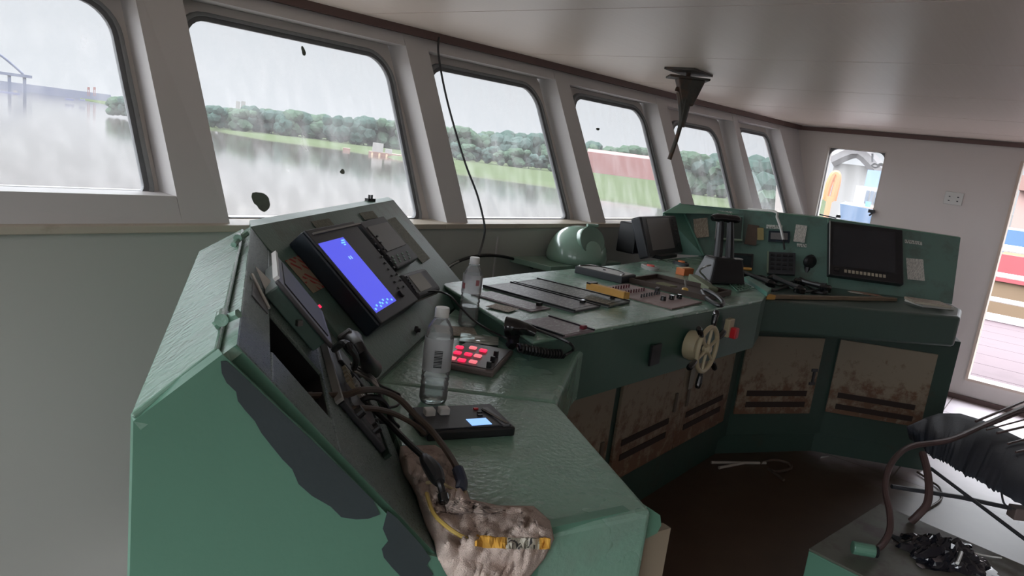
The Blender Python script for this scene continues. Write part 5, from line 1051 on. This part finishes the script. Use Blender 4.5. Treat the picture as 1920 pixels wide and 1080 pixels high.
p = pl(1516, 490, cTM, rn1); r = thing('round_microphone', 'black round microphone head leaning on the right section panel', 'microphone', p); MB().lathe([(.0, -.01), (.04, 0), (.045, .015), (.035, .03), (0, .036)], 20, frame(p, d1, UP)).build('head', BLACK, r, world=True, smooth=True); T([p + rn1 * .01, p + rn1 * .02 - UP * .10], lambda t: .022 - .006 * t).build('handle', BLACK, r, world=True, smooth=True)
# heap of handsets and cables
random.seed(5)
heap = [([(1395, 512), (1420, 520), (1445, 530)], .018, 'black handset at the left end of the cable heap'), ([(1450, 520), (1475, 530), (1500, 541)], .02, 'long black handset in the middle of the cable heap'), ([(1500, 526), (1522, 532), (1548, 538)], .022, 'black handset at the right end of the cable heap')]
for pts, rad, lab in heap:
    P = [hz(x, y, ZD + rad + .02) for x, y in pts]; r = thing('radio_handset', lab, 'handset', P[1] - UP * (rad + .02)); MB().tube(P, lambda t, rad=rad: rad * (1 - .4 * math.sin(PI * t)), seg=10).build('handle', BLACK, r, world=True, smooth=True)
    for q in (P[0], P[2]): MB().lathe([(rad * 1.5, -rad * 1.2), (rad * 1.6, 0), (rad * 1.2, rad * .5)], 16, Matrix.Translation(q)).build('ear_cap', BLACKG, r, world=True, smooth=True)
cab = [([(1400, 520), (1430, 518), (1460, 535), (1490, 528), (1530, 545)], .006, CABLEB, 'black cable snaking along the back of the cable heap'), ([(1420, 538), (1450, 545), (1480, 538), (1510, 547), (1545, 541)], .007, CABLEB, 'black cable snaking along the front of the cable heap'),
       ([(1430, 512), (1445, 514), (1458, 520)], .004, LGREY, 'short grey lead at the top of the cable heap'), ([(1477, 535), (1487, 541), (1502, 543)], .005, mat('grey_green_lead', (120, 150, 140), .4), 'short pale green lead at the front of the cable heap'), ([(1500, 520), (1515, 530), (1540, 532), (1550, 548), (1520, 548)], .008, CABLEB, 'thick black cable loop at the right of the cable heap')]
for pts, rad, m_, lab in cab:
    P = [hz(x, y, ZD + rad + .012 * (i % 2)) for i, (x, y) in enumerate(pts)]; r = thing('loose_cable', lab, 'cable', P[0]); T(P, rad, smooth=6).build('sheath', m_, r, world=True, smooth=True)
r = thing('wooden_strip', 'long weathered wooden strip along the front edge of the right section', 'strip', hz(1550, 556, ZD)); a, b = hz(1433, 556, ZD + .012), hz(1678, 561, ZD + .012); d = (b - a).normalized()
MB().box((a + b) / 2, ((b - a).length, .03, .018), Matrix((d, UP.cross(d), UP)).transposed()).build('strip', STICK, r, world=True, bevel=.002); MB().box(a + d * .03, (.06, .034, .021), Matrix((d, UP.cross(d), UP)).transposed()).build('yellow_end', YELLOWWOOD, r, world=True)
# big monitor
r, wd, hh = panel_thing('large_monitor', 'large dark monitor on the right facet of the right section', 'monitor', [(1555, 413), (1690, 432), (1697, 533), (1555, 516)], cBM, rn2, .045)
B((0, 0, -.02), (wd, hh, .042)).build('housing', BLACK, r, bevel=.005); B((wd * -.03, hh * .05, .002), (wd * .84, hh * .74, .003)).build('screen', mat('dark_monitor_glass', (40, 42, 46), .25), r)
mk = MB()
for k in range(11): mk.box((-wd * .28 + k * wd * .052, -hh * .40 - .0 * k, .003), (wd * .034, hh * .055, .003))
mk.build('button_row', mat('worn_cream_letters', (168, 158, 140), .5), r); B((-wd * .40, -hh * .39, .004), (.03, .02, .006)).build('power_button', BLACKG, r); T([(-wd * .497, -hh * .5, .003), (-wd * .497, hh * .5, .003)], .003, smooth=0).build('bright_edge', LGREY, r)
o = flat([(1696, 449), (1729, 453), (1729, 460), (1697, 455)], cBM, rn2, .002, .001, 'nameplate', LABELW, None); prop(o, 'white nameplate above the sheet right of the large monitor', 'nameplate')
o = flat([(1699, 484), (1732, 486), (1733, 527), (1702, 523)], cBM, rn2, .003, .001, 'notice', PAPERW, None); prop(o, 'white printed sheet right of the large monitor', 'notice')
def lay(name, label, cat, px, py, z, wd, hh, t, m, ang, cover=None):
    r = thing(name, label, cat, Matrix.Translation(hz(px, py, z)) @ Matrix.Rotation(ang, 4, 'Z')); B((0, 0, t / 2), (wd, hh, t)).build('pages', m, r, bevel=.001)
    if cover: B((0, 0, t + .001), (wd * 1.01, hh * 1.01, .002)).build('cover', cover, r)
    return r
lay('leaflet', 'red and white leaflet on the desk below the large monitor', 'leaflet', 1625, 551, ZD, .16, .09, .002, REDPAPER, -1.1)
lay('leaflet', 'small white folded slip on the desk left of the red leaflet', 'leaflet', 1604, 549, ZD + .003, .07, .05, .002, PAPERW, -.8)
lay('booklet', 'bottom white booklet of the paper pile at the right end', 'booklet', 1742, 573, ZD + .001, .20, .15, .016, PAPERW, -.75, PAPERW)
lay('booklet', 'brownish booklet lying on the white booklet at the right end', 'booklet', 1738, 569, ZD + .021, .19, .14, .012, PAPER, -1.0, PAPER)

# ------------------------------------------------------------------ on walls and ceiling
r = thing('ceiling_bracket', 'rusty folding bracket hanging from the ceiling', 'bracket', hz(1292, 133, ZC)); c = MX[r].translation
B(c - UP * .006, (.24, .17, .012)).build('ceiling_plate', RUSTY, r, world=True); cyl(c - UP * .01, c - UP * .035, .012).build('swivel', RUSTY, r, world=True)
lat = V((.6, -.77, 0)); dep = V((.77, .6, 0)); zc0 = c.z - .035
MB().hexa([c + lat * a + dep * b + UP * (-.18) for a, b in ((-.01, -.02), (.05, -.02), (.05, .03), (-.01, .03))], [c + lat * a + dep * b + UP * (-.045) for a, b in ((-.06, -.05), (.09, -.05), (.09, .06), (-.06, .06))]).build('yoke', RUSTY, r, world=True, bevel=.006)
MB().box(c + UP * -.04, (.22, .13, .012), Matrix((lat, dep, UP)).transposed()).build('lower_plate', RUSTY, r, world=True, bevel=.003)
Y3 = 2.0 * 0 + (c.y); 
def cb(px, py): return pl(px, py, c, dep)
MB().tube([cb(1275, 172), cb(1278, 195), cb(1279, 222), cb(1276, 238)], lambda t: .022 - .006 * t, seg=8).build('arm', RUSTY, r, world=True, smooth=True); MB().tube([cb(1288, 180), cb(1284, 205), cb(1277, 238)], lambda t: .030 - .012 * t, seg=8).build('arm', RUSTY, r, world=True, smooth=True)
MB().tube([cb(1278, 228), cb(1268, 262), cb(1255, 299)], lambda t: .012, seg=8).build('rod', RUSTY, r, world=True); cyl(cb(1267, 166), cb(1278, 170), .012).build('pivot_bolt', RUSTY, r, world=True)
r = thing('hanging_cable', 'thin dark cable hanging from the ceiling trim past the third window', 'cable', S_hit(823, 72, -.03))
P = [S_hit(823, 70, -.035), S_hit(822, 100, -.04), S_hit(832, 160, -.06), S_hit(848, 225, -.08), S_hit(872, 305, -.09), S_hit(893, 360, -.10), S_hit(904, 400, -.11), ax(909, 430, 1, 2.30), ax(905, 455, 1, 2.28), ax(897, 480, 1, 2.2)]
T(P, .0055, smooth=6).build('sheath', mat('dark_cable_sheath', (50, 52, 54), .5), r, world=True, smooth=True)
r = thing('wall_cable', 'black cable arching low along the wall behind the farther bottle', 'cable', ax(830, 515, 1, 2.25)); T([ax(822, 520, 1, 2.25), ax(850, 495, 1, 2.3), ax(885, 482, 1, 2.33), ax(925, 479, 1, 2.33), ax(965, 486, 1, 2.32), ax(1000, 502, 1, 2.25)], .008, smooth=6).build('sheath', CABLEB, r, world=True, smooth=True)
r = thing('wall_cable', 'thin grey lead rising from the end of the angled panel', 'cable', ax(835, 510, 1, 2.1)); T([ax(828, 518, 1, 2.1), ax(842, 500, 1, 2.15), ax(860, 490, 1, 2.2)], .004, smooth=6).build('sheath', LGREY, r, world=True, smooth=True)
p = ax(1788, 372, 0, XR - .012); r = thing('wall_socket', 'white double socket plate on the wall by the open door', 'socket', frame(p, V((0, -1, 0)), UP)); B((0, 0, -.004), (.13, .10, .016)).build('plate', WHITE, r, bevel=.004)
for (u, v) in ((-.03, .012), (.03, .012), (.03, -.02), (-.03, -.02)): B((u, v, .0045), (.012, .008, .002)).build('slot', DGREY, r)
r = thing('window_stay', 'thin metal window stay with a small knob in the side window', 'latch', ax(1560, 405, 0, XR - .01)); T([ax(1537, 402, 0, XR - .01), ax(1568, 409, 0, XR - .02)], .006, smooth=0).build('rod', DGREY, r, world=True); MB().lathe([(.018, -.01), (.022, .0), (.016, .014)], 12, Matrix.Translation(ax(1572, 406, 0, XR - .03))).build('knob', DGREY, r, world=True)
r = thing('window_latch', 'dark latch at the lower right of the side window', 'latch', ax(1634, 396, 0, XR - .015)); B(ax(1634, 396, 0, XR - .015), (.03, .05, .03)).build('body', DGREY, r, world=True, bevel=.005); T([ax(1630, 404, 0, XR - .02), ax(1640, 396, 0, XR - .03)], .008, smooth=0).build('lever', DGREY, r, world=True)
r = thing('corroded_arm', 'dark corroded chain like fitting outside the side window', 'fitting', ax(1646, 312, 0, XR + .2))
rp = [ax(x, y, 0, XR + .16) for x, y in ((1634, 311), (1640, 307), (1648, 311), (1641, 314), (1634, 311))]; T(rp, .008, smooth=4).build('ring', DGREY, r, world=True); T([ax(1646, 312, 0, XR + .16), ax(1652, 308, 0, XR + .16), ax(1662, 312, 0, XR + .16)], .014, smooth=4).build('arm', DGREY, r, world=True)
T([ax(1636, 288, 0, XR + .5), ax(1636, 304, 0, XR + .5)], .010, smooth=0).build('rod', DGREY, r, world=True)

# ------------------------------------------------------------------ floor things
DIRTYW = mat('dusty_white_tube', (150, 142, 132), .6)
for (a, b, lab) in (((1334, 867), (1436, 868), 'longer pale stick on the dark floor by the kick plate'), ((1348, 877), (1395, 868), 'shorter pale stick crossing the longer one on the dark floor')):
    P = [hz(*a, .008), hz(*b, .008)]; r = thing('pale_stick', lab, 'stick', P[0]); T(P, .008, smooth=0).build('stick', DIRTYW, r, world=True)
r = thing('floor_cable', 'dark cable coil on the floor beside the pale sticks', 'cable', hz(1460, 872, 0)); T([hz(x, y, .01) for x, y in ((1425, 868), (1450, 862), (1478, 868), (1482, 878), (1455, 884), (1440, 878), (1470, 900))], .008, smooth=6).build('sheath', CABLE, r, world=True, smooth=True)
r = thing('paper_scrap', 'curled white scrap on the dark floor under the right section', 'scrap', hz(1545, 856, 0)); MB().add([hz(1538, 859, .002), hz(1553, 857, .002), hz(1554, 855, .02), hz(1540, 856, .02)], [(0, 1, 2, 3)]).build('scrap', WHITE, r, world=True, solid=.001)
# green pedestal with broken black glass
zp = .30; c0, c1, c2 = hz(1517, 1028, zp), hz(1650, 944, zp), hz(1940, 1068, zp); c3 = c0 + (c2 - c1)
ped = thing('pedestal_base', 'green metal chair pedestal base with a worn dark top at lower right', 'pedestal', V((c0.x, c0.y, 0)))
MB().hexa([V((p.x, p.y, 0)) for p in (c0, c1, c2, c3)], [p - UP * .01 for p in (c0, c1, c2, c3)]).build('box', GREEN, ped, world=True, bevel=.004)
MB().hexa([p - UP * .009 for p in (c0, c1, c2, c3)], [p for p in (c0, c1, c2, c3)]).build('top_plate', mat('worn_brown_green_top', (84, 86, 76), .5, var=.2, vs=6, dirt=(58, 42, 36), dirt_amt=.8, dirt_scale=5, dirt_thr=.45), ped, world=True, bevel=.002)
a, b = hz(1598, 1026, zp + .03), hz(1640, 1034, zp + .03); cyl(a, b, .023).build('green_socket', GREEN, ped, world=True, bevel=.004); cyl(b - (b - a) * .05, b + (b - a) * .12, .02).build('socket_mouth', HOLE, ped, world=True)
# broken folding chair: torn dark sheet on bent tubes
ch = thing('broken_chair', 'broken chair with torn dark fabric and bent tube frame at lower right', 'chair', V((3.6, .15, 0)))
TUBE = mat('rusty_brown_tube', (74, 56, 54), .5, var=.3, vs=20); FAB = mat('torn_dark_fabric', (44, 48, 56), .75, var=.2, vs=12, bump=.4, bs=200)
top_e = [(1700, 800), (1730, 786), (1760, 776), (1800, 776), (1840, 788), (1880, 806), (1925, 828), (1990, 850)]
bot_e = [(1706, 822), (1728, 838), (1748, 858), (1775, 868), (1800, 886), (1836, 902), (1878, 926), (1990, 985)]
mb = MB(); NU, NV = 90, 12; rt = []; random.seed(9)
for k in range(NU + 1):
    t = k / NU * (len(top_e) - 1); i = min(int(t), len(top_e) - 2); f = t - i; A_ = lin2(top_e[i], top_e[i + 1], f); B__ = lin2(bot_e[i], bot_e[i + 1], f); jag = random.uniform(-3, 3) + 4 * noise.noise(V((k * .3, 0, 0)))
    for j_ in range(NV + 1):
        v = j_ / NV; q = lin2(A_, (B__[0], B__[1] + jag), v); z = .52 - .10 * v + .02 * math.sin(v * PI) + .012 * noise.noise(V((k * .1, v * 2, 0))); mb.v.append(hz(q[0], q[1], z))
mb.f = [(k * (NV + 1) + j_, k * (NV + 1) + j_ + 1, (k + 1) * (NV + 1) + j_ + 1, (k + 1) * (NV + 1) + j_) for k in range(NU) for j_ in range(NV)]
mb.build('torn_fabric', FAB, ch, world=True, smooth=True, solid=.006, angle=180)
T([hz(x, y, z) for x, y, z in ((1990, 742, .62), (1920, 765, .60), (1850, 795, .57), (1780, 825, .55), (1712, 836, .54), (1682, 855, .52), (1664, 885, .48), (1660, 920, .44), (1668, 960, .40), (1668, 995, .36), (1655, 1020, .335), (1640, 1032, .33))], .012, smooth=6, seg=10).build('bent_tube', TUBE, ch, world=True, smooth=True)
T([hz(x, y, z) for x, y, z in ((1730, 850, .52), (1738, 880, .48), (1742, 915, .43), (1738, 945, .38), (1722, 965, .34), (1708, 978, .305))], .015, smooth=6, seg=10).build('bent_tube', TUBE, ch, world=True, smooth=True)
for (a, b, z0, z1, rr_) in (((1850, 800), (1990, 745), .56, .62, .005), ((1850, 806), (1990, 768), .56, .6, .004), ((1870, 812), (1990, 784), .55, .58, .006), ((1890, 832), (1990, 806), .53, .55, .005), ((1905, 848), (1990, 826), .52, .53, .005), ((1830, 790), (1990, 724), .57, .64, .006)):
    T([hz(*a, z0), hz(*b, z1)], rr_, smooth=0, seg=7).build('thin_rod', TUBE, ch, world=True)
T([hz(1745, 878, .44), hz(1830, 942, .40), hz(1960, 1040, .36)], .0075, smooth=0).build('cross_bar', DGREY, ch, world=True); T([hz(1672, 912, .42), hz(1800, 932, .40), hz(1905, 955, .38)], .009, smooth=0).build('cross_bar', DGREY, ch, world=True)
MB().box(hz(1918, 962, .37), (.10, .05, .05), Matrix((lat, dep, UP)).transposed()).build('end_block', mat('grey_brown_block', (110, 96, 92), .6), ch, world=True, bevel=.004)
T([hz(1878, 925, .44), hz(1884, 946, .41), hz(1905, 955, .39)], .004).build('wire_link', DGREY, ch, world=True)
r = thing('loop_wire', 'thin dark wire loop on the white floor beside the bent tube', 'wire', hz(1745, 905, .01)); T([hz(x, y, .01) for x, y in ((1720, 885), (1745, 902), (1762, 915), (1765, 935), (1745, 950), (1730, 958))], .006, smooth=6).build('wire', CABLE, r, world=True)
# crumpled black plastic on the pedestal
r = thing('crumpled_plastic', 'crumpled glossy black plastic lying on the pedestal top', 'plastic', hz(1770, 1040, zp)); random.seed(21); mb = MB(); c = hz(1770, 1042, zp); nn = 26
for j_ in range(nn + 1):
    for k in range(nn + 1):
        u, v = k / nn - .5, j_ / nn - .5; rr_ = math.hypot(u, v); h_ = max(0, .5 - rr_) ** .6 * (.05 + .10 * abs(noise.noise(V((u * 9, v * 9, 2)))) + .05 * abs(noise.noise(V((u * 22, v * 22, 5))))); jg = 1 + .25 * noise.noise(V((u * 6, v * 6, 9)))
        mb.v.append(c + lat * u * .30 * jg + dep * v * .24 * jg + UP * (.002 + h_))
mb.f = [(j_ * (nn + 1) + k, j_ * (nn + 1) + k + 1, (j_ + 1) * (nn + 1) + k + 1, (j_ + 1) * (nn + 1) + k) for j_ in range(nn) for k in range(nn)]
mb.build('sheet', mat('glossy_black_foil', (20, 22, 30), .15, coat=.4), r, world=True, solid=.002)
for (a, b, z_, lab) in (((1795, 1056), (1803, 1036), zp + .05, 'short bright white strip on the crumpled black plastic'), ((1826, 1037), (1878, 1046), zp + .006, 'thin curved white strip at the right of the crumpled plastic')):
    r = thing('white_strip', lab, 'strip', hz(*a, z_)); T([hz(*a, z_), hz((a[0] + b[0]) / 2, (a[1] + b[1]) / 2 + 1, z_), hz(*b, z_)], .006 if z_ > zp + .01 else .003).build('strip', WHITE, r, world=True)
